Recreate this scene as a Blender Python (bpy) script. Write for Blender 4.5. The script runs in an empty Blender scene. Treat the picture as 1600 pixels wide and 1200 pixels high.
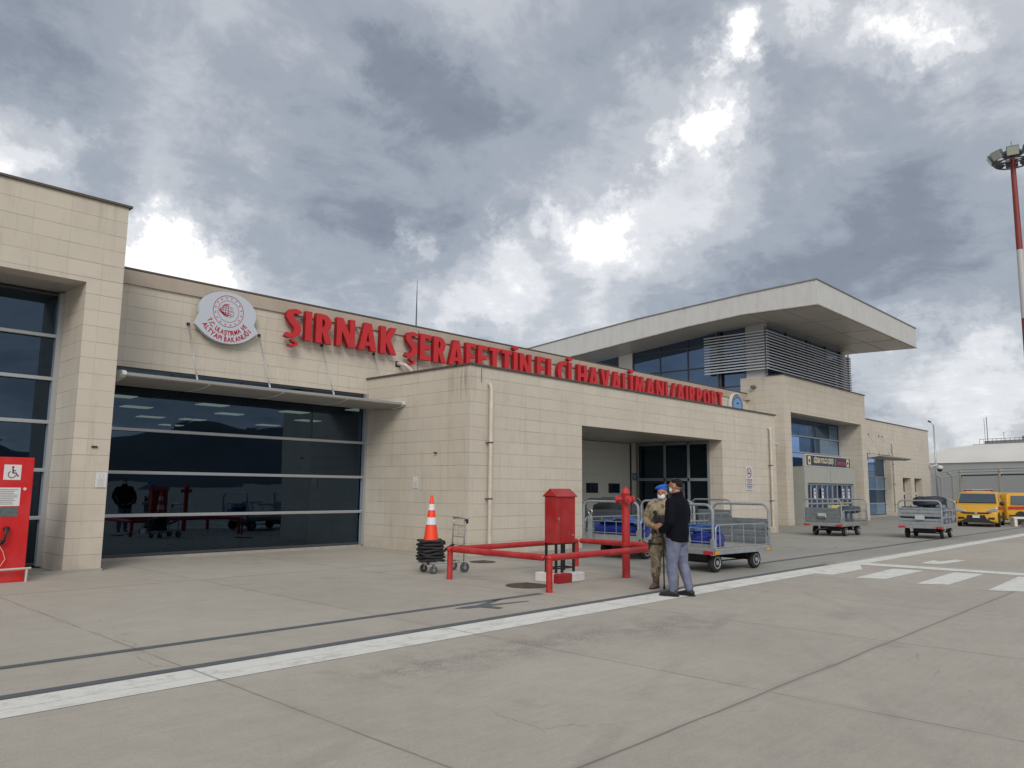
import bpy, bmesh, math, random
from mathutils import Vector, Matrix
random.seed(7)
D = bpy.data
scene = bpy.context.scene
COL = scene.collection
R = math.radians

# ------------------------------------------------------------------ camera
YAW, PIT, ROL, FPX = 0.812025, 0.1342, 0.0100854, 1207.75
CAM = Vector((0, 0, 1.6))
fw = Vector((math.sin(YAW)*math.cos(PIT), math.cos(YAW)*math.cos(PIT), math.sin(PIT)))
r0 = Vector((math.cos(YAW), -math.sin(YAW), 0)); u0 = r0.cross(fw)
rt = r0*math.cos(ROL) + u0*math.sin(ROL); up = -r0*math.sin(ROL) + u0*math.cos(ROL)
cd = D.cameras.new('camera'); cam = D.objects.new('camera', cd); COL.objects.link(cam)
m = Matrix((rt, up, -fw)).transposed().to_4x4(); m.translation = CAM
cam.matrix_world = m
cd.sensor_fit = 'HORIZONTAL'; cd.sensor_width = 36; cd.lens = 36*FPX/1600
cd.clip_start = 0.1; cd.clip_end = 20000
scene.camera = cam
scene.view_settings.view_transform = 'Standard'; scene.view_settings.look = 'None'
scene.view_settings.exposure = 0.0; scene.view_settings.gamma = 1.0
scene.cycles.max_bounces = 6; scene.cycles.transparent_max_bounces = 12
scene.cycles.use_denoising = True

def pixdir(x, y):                     # direction in the sky of a point measured in the photo
    return (rt*(x-800)/FPX - up*(y-600)/FPX + fw).normalized()

# ------------------------------------------------------------------ world: overcast with breaks
world = D.worlds.new('World'); scene.world = world; world.use_nodes = True
WT = world.node_tree; WT.nodes.clear()
def wn(t, **k):
    n = WT.nodes.new(t)
    for a, b in k.items(): setattr(n, a, b)
    return n
def wl(a, b): WT.links.new(a, b)
def wm(op, a, b=None, c=None):
    n = wn('ShaderNodeMath', operation=op)
    for i, v in enumerate((a, b, c)):
        if v is None: continue
        if isinstance(v, (int, float)): n.inputs[i].default_value = v
        else: wl(v, n.inputs[i])
    return n.outputs[0]
def wv(op, a, b=None):
    n = wn('ShaderNodeVectorMath', operation=op)
    for i, v in enumerate((a, b)):
        if v is None: continue
        if isinstance(v, (tuple, Vector)): n.inputs[i].default_value = tuple(v)
        else: wl(v, n.inputs[i])
    return n
SUN_EL, SUN_AZ = 42.0, 150.0     # azimuth measured from +X towards +Y of where the sun IS is set below
tc = wn('ShaderNodeTexCoord')
dirv = wv('NORMALIZE', tc.outputs['Generated']).outputs[0]
sep = wn('ShaderNodeSeparateXYZ'); wl(dirv, sep.inputs[0])
zc = wm('MAXIMUM', sep.outputs[2], 0.0)
den = wm('ADD', zc, 0.22)
cmb = wn('ShaderNodeCombineXYZ')
wl(wm('DIVIDE', sep.outputs[0], den), cmb.inputs[0]); wl(wm('DIVIDE', sep.outputs[1], den), cmb.inputs[1]); cmb.inputs[2].default_value = 0.3
def noise(vec, scale, det, rough, dist=0.0, lac=2.0):
    n = wn('ShaderNodeTexNoise'); wl(vec, n.inputs['Vector'])
    n.inputs['Scale'].default_value = scale; n.inputs['Detail'].default_value = det
    n.inputs['Roughness'].default_value = rough; n.inputs['Distortion'].default_value = dist
    n.inputs['Lacunarity'].default_value = lac
    return n
nb = noise(cmb.outputs[0], 1.5, 10, 0.58, 0.35)      # cloud masses
nf = noise(cmb.outputs[0], 4.6, 12, 0.66, 0.3)      # ragged detail
nw = noise(dirv, 7.0, 12, 0.66)                        # frays the big breaks
wob = wv('SUBTRACT', nw.outputs['Color'], (0.5, 0.5, 0.5)).outputs[0]
sc_ = wn('ShaderNodeVectorMath', operation='SCALE'); wl(wob, sc_.inputs[0]); sc_.inputs['Scale'].default_value = 0.26
dirw = wv('NORMALIZE', wv('ADD', dirv, sc_.outputs[0]).outputs[0]).outputs[0]
# breaks (+) and heavy bellies (-) of the cloud deck:  x, y, radius(px), amount
BL = [(950,400,210,.17),(1110,230,150,.15),(1420,90,190,.13),(270,400,120,.25),(1540,600,150,.10),(20,230,110,.10),(275,385,60,.80),(320,410,45,.40),(215,430,40,.35),(1085,195,48,.55),(1110,215,40,.25),(1150,90,34,.60),(1170,60,40,.3),(1040,220,30,.30),(935,345,62,.48),(985,330,42,.34),(880,320,40,.25),(800,395,40,.38),
      (720,490,80,.42),(800,470,60,.30),(640,375,30,.42),(1440,35,42,.5),(1380,60,30,.25),(10,220,70,.35),(0,280,50,.25),(1530,570,90,.30),(1400,620,70,.25),(1570,620,80,.24),(1550,680,60,.2),
      (1080,340,70,.22),(1280,15,40,.40),(930,430,80,.30),(1010,120,50,.14),(400,180,110,.04),(250,30,110,.10),(560,130,40,.12),(760,20,120,.10),(420,520,200,.10),(870,540,120,.15),
      (640,110,80,-.20),(60,80,150,-.10),(480,330,150,-.12),(700,210,70,-.12),(830,150,100,-.04),(1330,250,110,-.08),(1350,400,150,-.14),(1500,420,110,-.10),(1500,130,110,-.05),(60,330,70,-.04),
      (590,380,50,-.10),(530,450,60,-.08),(1180,350,80,-.06),(1200,130,34,-.15),(700,330,50,-.06),(1000,260,40,-.08),(880,430,35,-.10),(860,260,50,-.06),(1500,690,60,-.03),(1560,500,80,-.05)]
acc = None
for x, y, rad, amp in BL:
    dd = wv('DOT_PRODUCT', dirw, pixdir(x, y)).outputs['Value']
    s = (rad/FPX)**2/2.2
    e = wm('MULTIPLY', wm('EXPONENT', wm('MULTIPLY', wm('SUBTRACT', dd, 1.0), 1.0/s)), amp*(.82 if amp > 0 else 1))
    acc = e if acc is None else wm('ADD', acc, e)
v = wm('ADD', wm('MULTIPLY', wm('SUBTRACT', nb.outputs['Fac'], 0.5), 0.86), wm('MULTIPLY', wm('SUBTRACT', nf.outputs['Fac'], 0.5), 0.62))
v = wm('ADD', v, acc)
back = wm('MAXIMUM', wm('MULTIPLY', wv('DOT_PRODUCT', dirv, (-fw.x, -fw.y, 0.35)).outputs['Value'], 1.0), 0.0)
v = wm('ADD', v, wm('MULTIPLY_ADD', back, 0.55, 0.40))
ramp = wn('ShaderNodeValToRGB'); wl(v, ramp.inputs[0])
cr = ramp.color_ramp; cr.interpolation = 'EASE'
stops = [(0.0,(.17,.195,.245)),(0.20,(.245,.277,.34)),(0.40,(.375,.415,.48)),(0.58,(.55,.58,.63)),(0.80,(.80,.815,.85)),(1.0,(1.15,1.15,1.13))]
cr.elements[0].position = stops[0][0]; cr.elements[0].color = (*stops[0][1],1)
cr.elements[1].position = stops[-1][0]; cr.elements[1].color = (*stops[-1][1],1)
for p, c in stops[1:-1]:
    e = cr.elements.new(p); e.color = (*c,1)
# the physical sky behind the deck shows only in the thinnest places
sky = wn('ShaderNodeTexSky'); sky.sky_type = 'NISHITA'; sky.sun_disc = False
SUN_DIR = Vector((-0.55, -0.62, 0.56)).normalized()      # towards the sun, behind the camera's left shoulder
sky.sun_elevation = math.asin(SUN_DIR.z); sky.sun_rotation = math.atan2(SUN_DIR.x, SUN_DIR.y)
skb = wn('ShaderNodeVectorMath', operation='SCALE'); wl(sky.outputs[0], skb.inputs[0]); skb.inputs['Scale'].default_value = 0.10
mixs = wn('ShaderNodeMixRGB'); mixs.inputs[0].default_value = 0.93
wl(skb.outputs[0], mixs.inputs[1]); wl(ramp.outputs[0], mixs.inputs[2])
bg = wn('ShaderNodeBackground'); bg.inputs['Strength'].default_value = 1.0
wo = wn('ShaderNodeOutputWorld')
wl(mixs.outputs[0], bg.inputs['Color']); wl(bg.outputs[0], wo.inputs[0])

# ------------------------------------------------------------------ sun (veiled)
sd = D.lights.new('sun', 'SUN'); sd.energy = 1.5; sd.angle = R(24); sd.color = (1.0, .95, .88)
so = D.objects.new('sun', sd); COL.objects.link(so)
so.rotation_euler = (-SUN_DIR).to_track_quat('-Z', 'Y').to_euler(); so.location = (0, 0, 60)

# ------------------------------------------------------------------ materials
def mat(name, col, rough=0.6, metal=0.0, spec=0.5, var=0.0, vscale=3.0, bump=0.0, bscale=20.0, emit=None, estr=1.0):
    M = D.materials.new(name); M.use_nodes = True; T = M.node_tree
    b = T.nodes['Principled BSDF']; b.inputs['Base Color'].default_value = (*col, 1)
    b.inputs['Roughness'].default_value = rough; b.inputs['Metallic'].default_value = metal
    b.inputs['Specular IOR Level'].default_value = spec
    if emit: b.inputs['Emission Color'].default_value = (*emit, 1); b.inputs['Emission Strength'].default_value = estr
    if var or bump:
        tc = T.nodes.new('ShaderNodeTexCoord'); n = T.nodes.new('ShaderNodeTexNoise')
        n.inputs['Scale'].default_value = vscale; n.inputs['Detail'].default_value = 6; T.links.new(tc.outputs['Object'], n.inputs['Vector'])
        if var:
            mr = T.nodes.new('ShaderNodeMapRange'); mr.inputs[1].default_value = .3; mr.inputs[2].default_value = .7
            mr.inputs[3].default_value = 1-var; mr.inputs[4].default_value = 1+var; T.links.new(n.outputs['Fac'], mr.inputs[0])
            mx = T.nodes.new('ShaderNodeVectorMath'); mx.operation = 'SCALE'; mx.inputs[0].default_value = col
            T.links.new(mr.outputs[0], mx.inputs['Scale']); T.links.new(mx.outputs[0], b.inputs['Base Color'])
        if bump:
            n2 = T.nodes.new('ShaderNodeTexNoise'); n2.inputs['Scale'].default_value = bscale; n2.inputs['Detail'].default_value = 5
            T.links.new(tc.outputs['Object'], n2.inputs['Vector'])
            bp = T.nodes.new('ShaderNodeBump'); bp.inputs['Strength'].default_value = bump; bp.inputs['Distance'].default_value = .02
            T.links.new(n2.outputs['Fac'], bp.inputs['Height']); T.links.new(bp.outputs[0], b.inputs['Normal'])
    return M
def nodes(M): return M.node_tree, M.node_tree.nodes, M.node_tree.links, M.node_tree.nodes['Principled BSDF']
def tmath(T, op, a, b=None, c=None):
    n = T.nodes.new('ShaderNodeMath'); n.operation = op
    for i, v in enumerate((a, b, c)):
        if v is None: continue
        if isinstance(v, (int, float)): n.inputs[i].default_value = v
        else: T.links.new(v, n.inputs[i])
    return n.outputs[0]
def tmix(T, fac, a, b):
    n = T.nodes.new('ShaderNodeMixRGB')
    for i, v in enumerate((fac, a, b)):
        if isinstance(v, (int, float)): n.inputs[i].default_value = v
        elif isinstance(v, tuple): n.inputs[i].default_value = (*v, 1)
        else: T.links.new(v, n.inputs[i])
    return n.outputs[0]
def tnoise(T, vec, scale, det=5, rough=.55):
    n = T.nodes.new('ShaderNodeTexNoise'); T.links.new(vec, n.inputs['Vector'])
    n.inputs['Scale'].default_value = scale; n.inputs['Detail'].default_value = det; n.inputs['Roughness'].default_value = rough
    return n.outputs['Fac']
def tramp(T, v, lo, hi, a=0.0, b=1.0):
    n = T.nodes.new('ShaderNodeMapRange'); T.links.new(v, n.inputs[0])
    n.inputs[1].default_value = lo; n.inputs[2].default_value = hi; n.inputs[3].default_value = a; n.inputs[4].default_value = b
    return n.outputs[0]

# tile cladding: thin dark joints, plates of slightly different tone, streaks of dirt
def make_tile(name, col, tw=0.61, th=0.305, dirt=1.0, joint=0.010):
    M = mat(name, col, 0.55, spec=.35); T, N, L, b = nodes(M)
    tc = N.new('ShaderNodeTexCoord'); s = N.new('ShaderNodeSeparateXYZ'); L.new(tc.outputs['Object'], s.inputs[0])
    u = tmath(T, 'ADD', s.outputs[0], s.outputs[1])
    us, vs = tmath(T, 'DIVIDE', u, tw), tmath(T, 'DIVIDE', s.outputs[2], th)
    fu, fv = tmath(T, 'FRACT', us), tmath(T, 'FRACT', vs)
    def line(f, wdt):
        a = tmath(T, 'MINIMUM', f, tmath(T, 'SUBTRACT', 1.0, f))
        return tramp(T, a, 0.0, wdt, 1.0, 0.0)
    lu = tmath(T, 'MULTIPLY', line(fu, joint/tw), .42); lv = line(fv, joint/th*1.05)
    j = tmath(T, 'MAXIMUM', lu, lv)
    cu, cv = tmath(T, 'FLOOR', us), tmath(T, 'FLOOR', vs)
    cb = N.new('ShaderNodeCombineXYZ'); L.new(cu, cb.inputs[0]); L.new(cv, cb.inputs[1])
    wnz = N.new('ShaderNodeTexWhiteNoise'); L.new(cb.outputs[0], wnz.inputs['Vector'])
    tone = tramp(T, wnz.outputs['Value'], 0, 1, .97, 1.03)
    big = tramp(T, tnoise(T, tc.outputs['Object'], .55, 6), .3, .7, .96, 1.04)
    mp = N.new('ShaderNodeMapping'); mp.inputs['Scale'].default_value = (5, 5, .45); L.new(tc.outputs['Object'], mp.inputs[0])
    st = tramp(T, tnoise(T, mp.outputs[0], 1.0, 6, .7), .53, .78, 0.0, .34*dirt)
    sm = tramp(T, tnoise(T, tc.outputs['Object'], 2.3, 8, .7), .5, .75, 0.0, .16*dirt)
    low = tramp(T, s.outputs[2], 0.0, 0.5, .24*dirt, 0.0)
    low = tmath(T, 'MULTIPLY', low, tramp(T, tnoise(T, tc.outputs['Object'], 4, 6), .3, .6))
    dsum = tmath(T, 'ADD', tmath(T, 'ADD', st, sm), low)
    jv = tramp(T, tnoise(T, tc.outputs['Object'], 1.1, 5), .35, .65, .22, .68)
    f = tmath(T, 'MULTIPLY', tone, big)
    # soot smudge near the top of the low hall's corner
    sd_ = N.new('ShaderNodeVectorMath'); sd_.operation = 'DISTANCE'; L.new(tc.outputs['Object'], sd_.inputs[0]); sd_.inputs[1].default_value = (12.66, 13.75, 4.2)
    dsum = tmath(T, 'ADD', dsum, tmath(T, 'MULTIPLY', tramp(T, sd_.outputs['Value'], 0.05, .55, .6, 0.0), tramp(T, tnoise(T, mp.outputs[0], 2.0, 6), .4, .6)))
    sc = N.new('ShaderNodeVectorMath'); sc.operation = 'SCALE'; sc.inputs[0].default_value = col; L.new(f, sc.inputs['Scale'])
    c = tmix(T, dsum, sc.outputs[0], (col[0]*.42, col[1]*.38, col[2]*.33))
    c = tmix(T, tmath(T, 'MULTIPLY', j, jv), c, (.12, .10, .075))
    L.new(c, b.inputs['Base Color'])
    bp = N.new('ShaderNodeBump'); bp.inputs['Strength'].default_value = .5; bp.inputs['Distance'].default_value = .006; bp.invert = True
    L.new(j, bp.inputs['Height']); L.new(bp.outputs[0], b.inputs['Normal'])
    return M
TILE = make_tile('cream_cladding', (.55, .50, .42))

def make_ground():
    M = mat('concrete_apron', (.26, .245, .22), .85, spec=.25); T, N, L, b = nodes(M)
    tc = N.new('ShaderNodeTexCoord'); P = tc.outputs['Object']
    s = N.new('ShaderNodeSeparateXYZ'); L.new(P, s.inputs[0])
    X, Y = s.outputs[0], s.outputs[1]
    wob = tramp(T, tnoise(T, P, 1.1, 6, .6), .3, .7, -.010, .010)
    def lines(c, per, off, w):
        f = tmath(T, 'FRACT', tmath(T, 'DIVIDE', tmath(T, 'SUBTRACT', tmath(T, 'ADD', c, wob), off), per))
        a = tmath(T, 'MULTIPLY', tmath(T, 'MINIMUM', f, tmath(T, 'SUBTRACT', 1.0, f)), per)
        return tramp(T, a, w*.3, w, 1.0, 0.0)
    brk = tramp(T, tnoise(T, P, 1.7, 6), .32, .55, .25, .85)
    jx = tmath(T, 'MULTIPLY', lines(X, 2.953, 0.245, .016), brk)
    halo = tmath(T, 'MULTIPLY', lines(X, 2.953, 0.245, .11), tramp(T, tnoise(T, P, .9, 6), .45, .7, 0, .22))
    jy = tmath(T, 'MULTIPLY', lines(Y, 10.2, 2.96, .020), .95)
    haly = tmath(T, 'MULTIPLY', lines(Y, 10.2, 2.96, .07), tramp(T, tnoise(T, P, 1.3, 6), .4, .7, .05, .45))
    j = tmath(T, 'MAXIMUM', tmath(T, 'MAXIMUM', jx, jy), tmath(T, 'MAXIMUM', halo, haly))
    n1 = tramp(T, tnoise(T, P, .35, 8, .6), .3, .7, .91, 1.07)
    n2 = tramp(T, tnoise(T, P, 2.6, 8, .7), .3, .7, .93, 1.06)
    mp = N.new('ShaderNodeMapping'); mp.inputs['Scale'].default_value = (1.0, 14, 1); L.new(P, mp.inputs[0])
    n3 = tramp(T, tnoise(T, mp.outputs[0], 1.2, 6, .7), .3, .7, .955, 1.045)    # broom finish
    fine = tmath(T, 'MULTIPLY', tramp(T, tnoise(T, P, 90, 3, .8), .3, .7, .84, 1.16), tramp(T, tnoise(T, P, 22, 6, .8), .3, .7, .93, 1.07))
    # per-slab tone
    cb = N.new('ShaderNodeCombineXYZ')
    L.new(tmath(T, 'FLOOR', tmath(T, 'DIVIDE', tmath(T, 'SUBTRACT', X, .245), 2.953)), cb.inputs[0])
    L.new(tmath(T, 'FLOOR', tmath(T, 'DIVIDE', tmath(T, 'SUBTRACT', Y, 2.96), 10.2)), cb.inputs[1])
    w = N.new('ShaderNodeTexWhiteNoise'); L.new(cb.outputs[0], w.inputs['Vector'])
    slab = tramp(T, w.outputs['Value'], 0, 1, .96, 1.04)
    f = tmath(T, 'MULTIPLY', tmath(T, 'MULTIPLY', n1, n2), tmath(T, 'MULTIPLY', tmath(T, 'MULTIPLY', n3, slab), fine))
    # spalled, pitted patch along the white line
    def gauss(cx, cy, sx, sy):
        a = tmath(T, 'POWER', tmath(T, 'DIVIDE', tmath(T, 'SUBTRACT', X, cx), sx), 2.0)
        c = tmath(T, 'POWER', tmath(T, 'DIVIDE', tmath(T, 'SUBTRACT', Y, cy), sy), 2.0)
        return tmath(T, 'EXPONENT', tmath(T, 'MULTIPLY', tmath(T, 'ADD', a, c), -1.0))
    patch = tmath(T, 'MAXIMUM', tmath(T, 'MAXIMUM', gauss(6.4, 5.5, 1.5, .45), gauss(8.2, 5.2, 1.1, .5)), gauss(4.9, 5.6, .8, .4))
    patch = tmath(T, 'MULTIPLY', patch, tramp(T, tnoise(T, P, 3.0, 8, .7), .38, .6))
    vo = N.new('ShaderNodeTexVoronoi'); vo.inputs['Scale'].default_value = 42; L.new(P, vo.inputs['Vector'])
    chip = tramp(T, vo.outputs['Distance'], .2, .6, .0, 1.0)
    pit = tmath(T, 'MULTIPLY', patch, tramp(T, tnoise(T, P, 34, 5, .8), .44, .56))
    wht = tmath(T, 'MULTIPLY', patch, tramp(T, tnoise(T, P, 61, 3, .8), .68, .72))
    # asphalt lane in front of the hall, right of the hydrant
    lane = tmath(T, 'MULTIPLY', tramp(T, tmath(T, 'ADD', Y, tmath(T, 'MULTIPLY', wob, 6.0)), 6.9, 6.96), tramp(T, tmath(T, 'ADD', X, tmath(T, 'MULTIPLY', wob, 30.0)), 12.6, 13.3))
    sc = N.new('ShaderNodeVectorMath'); sc.operation = 'SCALE'; sc.inputs[0].default_value = (.40, .368, .315); L.new(f, sc.inputs['Scale'])
    sa = N.new('ShaderNodeVectorMath'); sa.operation = 'SCALE'; sa.inputs[0].default_value = (.285, .28, .255); L.new(f, sa.inputs['Scale'])
    c = tmix(T, tmath(T, 'MULTIPLY', lane, .85), sc.outputs[0], sa.outputs[0])
    # rusty run-off around the red pipes
    rust = tmath(T, 'MULTIPLY', gauss(11.5, 8.8, 2.3, 1.2), tramp(T, tnoise(T, P, 1.5, 6), .4, .7, 0, .35))
    c = tmix(T, rust, c, (.17, .115, .08))
    def track(cx, cy, rad, w, amt):
        d = tmath(T, 'SQRT', tmath(T, 'ADD', tmath(T, 'POWER', tmath(T, 'SUBTRACT', X, cx), 2.0), tmath(T, 'POWER', tmath(T, 'SUBTRACT', Y, cy), 2.0)))
        g = tramp(T, tmath(T, 'ABSOLUTE', tmath(T, 'SUBTRACT', d, rad)), w*.5, w, 1.0, 0.0)
        return tmath(T, 'MULTIPLY', g, tramp(T, tnoise(T, P, .55, 7, .7), .42, .68, 0, amt))
    tk_ = None
    for q in ((30, -60, 68.2, .10, .20), (30, -60, 69.7, .10, .16), (-20, 40, 47.5, .09, .14), (-20, 40, 46.1, .09, .12), (22, 32, 23.5, .09, .22), (22, 32, 24.7, .09, .2)):
        t_ = track(*q); tk_ = t_ if tk_ is None else tmath(T, 'MAXIMUM', tk_, t_)
    c = tmix(T, tk_, c, (.10, .095, .085))
    oil = tmath(T, 'MULTIPLY', tramp(T, tnoise(T, P, .8, 7, .65), .60, .72, 0, .28), 1.0)
    c = tmix(T, oil, c, (.14, .13, .12))
    wp = N.new('ShaderNodeTexNoise'); wp.inputs['Scale'].default_value = 1.6; wp.inputs['Detail'].default_value = 8; L.new(P, wp.inputs['Vector'])
    wa = N.new('ShaderNodeVectorMath'); wa.operation = 'MULTIPLY_ADD'; L.new(wp.outputs['Color'], wa.inputs[0]); wa.inputs[1].default_value = (.55,.55,0); L.new(P, wa.inputs[2])
    vc = N.new('ShaderNodeTexVoronoi'); vc.feature = 'DISTANCE_TO_EDGE'; vc.inputs['Scale'].default_value = .23; L.new(wa.outputs[0], vc.inputs['Vector'])
    crk = tmath(T, 'MULTIPLY', tramp(T, vc.outputs['Distance'], .0, .0022, 1, 0), tramp(T, tnoise(T, P, .42, 4), .52, .62, 0, .5))
    c = tmix(T, crk, c, (.07, .065, .055))
    c = tmix(T, tmath(T, 'MULTIPLY', pit, .62), c, (.085, .08, .07))
    c = tmix(T, tmath(T, 'MULTIPLY', wht, .8), c, (.5, .48, .45))
    c = tmix(T, tmath(T, 'MULTIPLY', j, .52), c, (.06, .04, .035))
    L.new(c, b.inputs['Base Color'])
    h = tmath(T, 'SUBTRACT', tmath(T, 'MULTIPLY', tnoise(T, P, 60, 4, .7), .4), tmath(T, 'ADD', j, tmath(T, 'MULTIPLY', pit, .6)))
    bp = N.new('ShaderNodeBump'); bp.inputs['Strength'].default_value = .35; bp.inputs['Distance'].default_value = .01
    L.new(h, bp.inputs['Height']); L.new(bp.outputs[0], b.inputs['Normal'])
    return M
GROUND = make_ground()

def worn(M, chip=(.10,.035,.025), thr=.66, amt=.7, scale=14):
    T, N, L, b = nodes(M); src = b.inputs['Base Color'].links[0].from_socket if b.inputs['Base Color'].links else tuple(b.inputs['Base Color'].default_value)[:3]
    tc = N.new('ShaderNodeTexCoord'); a = tramp(T, tnoise(T, tc.outputs['Object'], scale, 8, .75), thr, thr+.03, 0, amt)
    fade = tramp(T, tnoise(T, tc.outputs['Object'], 2.2, 6, .6), .45, .75, 0, .22)
    c = tmix(T, fade, src, (.50, .16, .14)); c = tmix(T, a, c, chip); L.new(c, b.inputs['Base Color'])
    r_ = tramp(T, tnoise(T, tc.outputs['Object'], 5, 6), .3, .7, .32, .6); L.new(r_, b.inputs['Roughness'])
def make_paint(name, col, wear=.4):
    M = mat(name, col, .7, spec=.3); T, N, L, b = nodes(M)
    tc = N.new('ShaderNodeTexCoord'); P = tc.outputs['Object']
    c = tmix(T, tramp(T, tnoise(T, P, 3.5, 11, .8), .5, .68, 0, wear), col, (.24, .225, .2))
    s = N.new('ShaderNodeSeparateXYZ'); L.new(P, s.inputs[0])
    f = tmath(T, 'FRACT', tmath(T, 'DIVIDE', tmath(T, 'SUBTRACT', s.outputs[0], .245), 2.953))
    a = tmath(T, 'MULTIPLY', tmath(T, 'MINIMUM', f, tmath(T, 'SUBTRACT', 1.0, f)), 2.953)
    c = tmix(T, tramp(T, a, .006, .016, .6, 0), c, (.1, .1, .09))
    yv = tmath(T, 'ADD', s.outputs[1], tramp(T, tnoise(T, P, .6, 3), .3, .7, -.03, .03))
    c = tmix(T, tramp(T, tmath(T, 'ABSOLUTE', tmath(T, 'SUBTRACT', yv, 6.57)), .003, .012, .4, 0), c, (.2, .2, .19))
    L.new(c, b.inputs['Base Color']); return M
WHITEP = make_paint('white_marking_paint', (.68, .67, .62), .6)
DARKP = make_paint('dark_marking_paint', (.105, .115, .125), .35)

def make_glass(name, tint, refl, ior=1.5, boost=0.0, rcol=(.75, .85, 1.0)):
    M = D.materials.new(name); M.use_nodes = True; T = M.node_tree; T.nodes.clear()
    o = T.nodes.new('ShaderNodeOutputMaterial'); mx = T.nodes.new('ShaderNodeMixShader')
    g = T.nodes.new('ShaderNodeBsdfGlossy'); g.inputs['Roughness'].default_value = .012; g.inputs['Color'].default_value = (*rcol, 1)
    t = T.nodes.new('ShaderNodeBsdfTransparent'); t.inputs['Color'].default_value = (*tint, 1)
    fr = T.nodes.new('ShaderNodeFresnel'); fr.inputs[0].default_value = ior
    f = tmath(T, 'MINIMUM', tmath(T, 'MULTIPLY_ADD', fr.outputs[0], refl, boost), .95)
    T.links.new(f, mx.inputs[0]); T.links.new(t.outputs[0], mx.inputs[1]); T.links.new(g.outputs[0], mx.inputs[2])
    # panes are never perfectly flat
    tc = T.nodes.new('ShaderNodeTexCoord'); bp = T.nodes.new('ShaderNodeBump'); bp.inputs['Strength'].default_value = .16; bp.inputs['Distance'].default_value = .012
    T.links.new(tnoise(T, tc.outputs['Object'], .8, 1), bp.inputs['Height']); T.links.new(bp.outputs[0], g.inputs['Normal'])
    T.links.new(mx.outputs[0], o.inputs[0]); return M
GLASS = make_glass('tinted_glass', (.07, .11, .15), 1.0, 1.45, .080, (.38, .56, .78))
GLASSB = make_glass('blue_reflective_glass', (.08, .12, .18), 1.3, 1.5, .16, (.42, .62, .95))
GLASSC = make_glass('clear_glass', (.55, .6, .62), 1.0, 1.5, .03)

WHITE = mat('white_panel', (.60, .60, .585), .5, var=.05, vscale=1.5)
def make_fascia():
    M = mat('roof_fascia', (.55, .55, .535), .45); T, N, L, b = nodes(M)
    tc = N.new('ShaderNodeTexCoord'); s = N.new('ShaderNodeSeparateXYZ'); L.new(tc.outputs['Object'], s.inputs[0])
    u = tmath(T, 'FRACT', tmath(T, 'DIVIDE', tmath(T, 'ADD', s.outputs[0], s.outputs[1]), 1.25))
    j = tramp(T, u, 0, .012, 1, 0)
    mp = N.new('ShaderNodeMapping'); mp.inputs['Scale'].default_value = (2.2, 2.2, .7); L.new(tc.outputs['Object'], mp.inputs[0])
    d = tramp(T, tnoise(T, mp.outputs[0], 1.6, 8, .7), .45, .8, 0, .35)
    c = tmix(T, d, (.52, .52, .505), (.27, .26, .23)); c = tmix(T, tmath(T, 'MULTIPLY', j, .6), c, (.2, .2, .2))
    L.new(c, b.inputs['Base Color']); return M
FASCIA = make_fascia()
SOFFIT = mat('soffit_panel', (.41, .385, .35), .35, var=.08, vscale=.8)
COPING = mat('brown_coping', (.10, .085, .07), .5, metal=.3)
ALU = mat('aluminium_frame', (.40, .42, .44), .4, metal=.5)
ALUD = mat('dark_frame', (.05, .055, .06), .4)
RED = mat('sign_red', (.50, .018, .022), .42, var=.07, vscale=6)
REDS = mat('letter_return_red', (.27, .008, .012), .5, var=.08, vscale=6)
REDP = mat('red_pipe_paint', (.40, .016, .016), .36, var=.14, vscale=9, bump=.1, bscale=30)
REDK = mat('red_kiosk_paint', (.55, .006, .008), .4, var=.04)
REDC = mat('red_cabinet_paint', (.33, .008, .010), .42, var=.08)
STEEL = mat('galvanised_steel', (.29, .315, .335), .42, metal=.35, var=.13, vscale=9)
STEELD = mat('grey_blue_panel', (.17, .195, .215), .5, metal=.25, var=.14, vscale=5)
CHROME = mat('bright_steel', (.5, .5, .5), .28, metal=.9)
RUBBER = mat('black_rubber', (.018, .018, .02), .75, var=.3, vscale=12, bump=.3)
BLACK = mat('black_metal', (.012, .012, .013), .45)
DARK = mat('dark_void', (.02, .02, .022), .8)
LINEN = mat('paper_white', (.62, .62, .62), .7)
INK = mat('ink_dark', (.03, .03, .045), .6)
PIPE = mat('cream_pipe_paint', (.50, .455, .385), .45, var=.1, vscale=4)
CONC = mat('kerb_concrete', (.33, .31, .28), .85, var=.12, vscale=6)
WPAINT = mat('chipped_white_paint', (.62, .61, .58), .6, var=.1, vscale=10)
ORANGE = mat('cone_orange', (.86, .055, .012), .45, var=.05)
REFLW = mat('reflective_band', (.66, .66, .68), .4, var=.08, vscale=40)
YEL = mat('van_yellow', (.60, .32, .016), .28, var=.03)
BLUET = None

worn(REDP); worn(REDC, thr=.70, scale=9); worn(REDK, thr=.74, amt=.4, scale=7)
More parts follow.
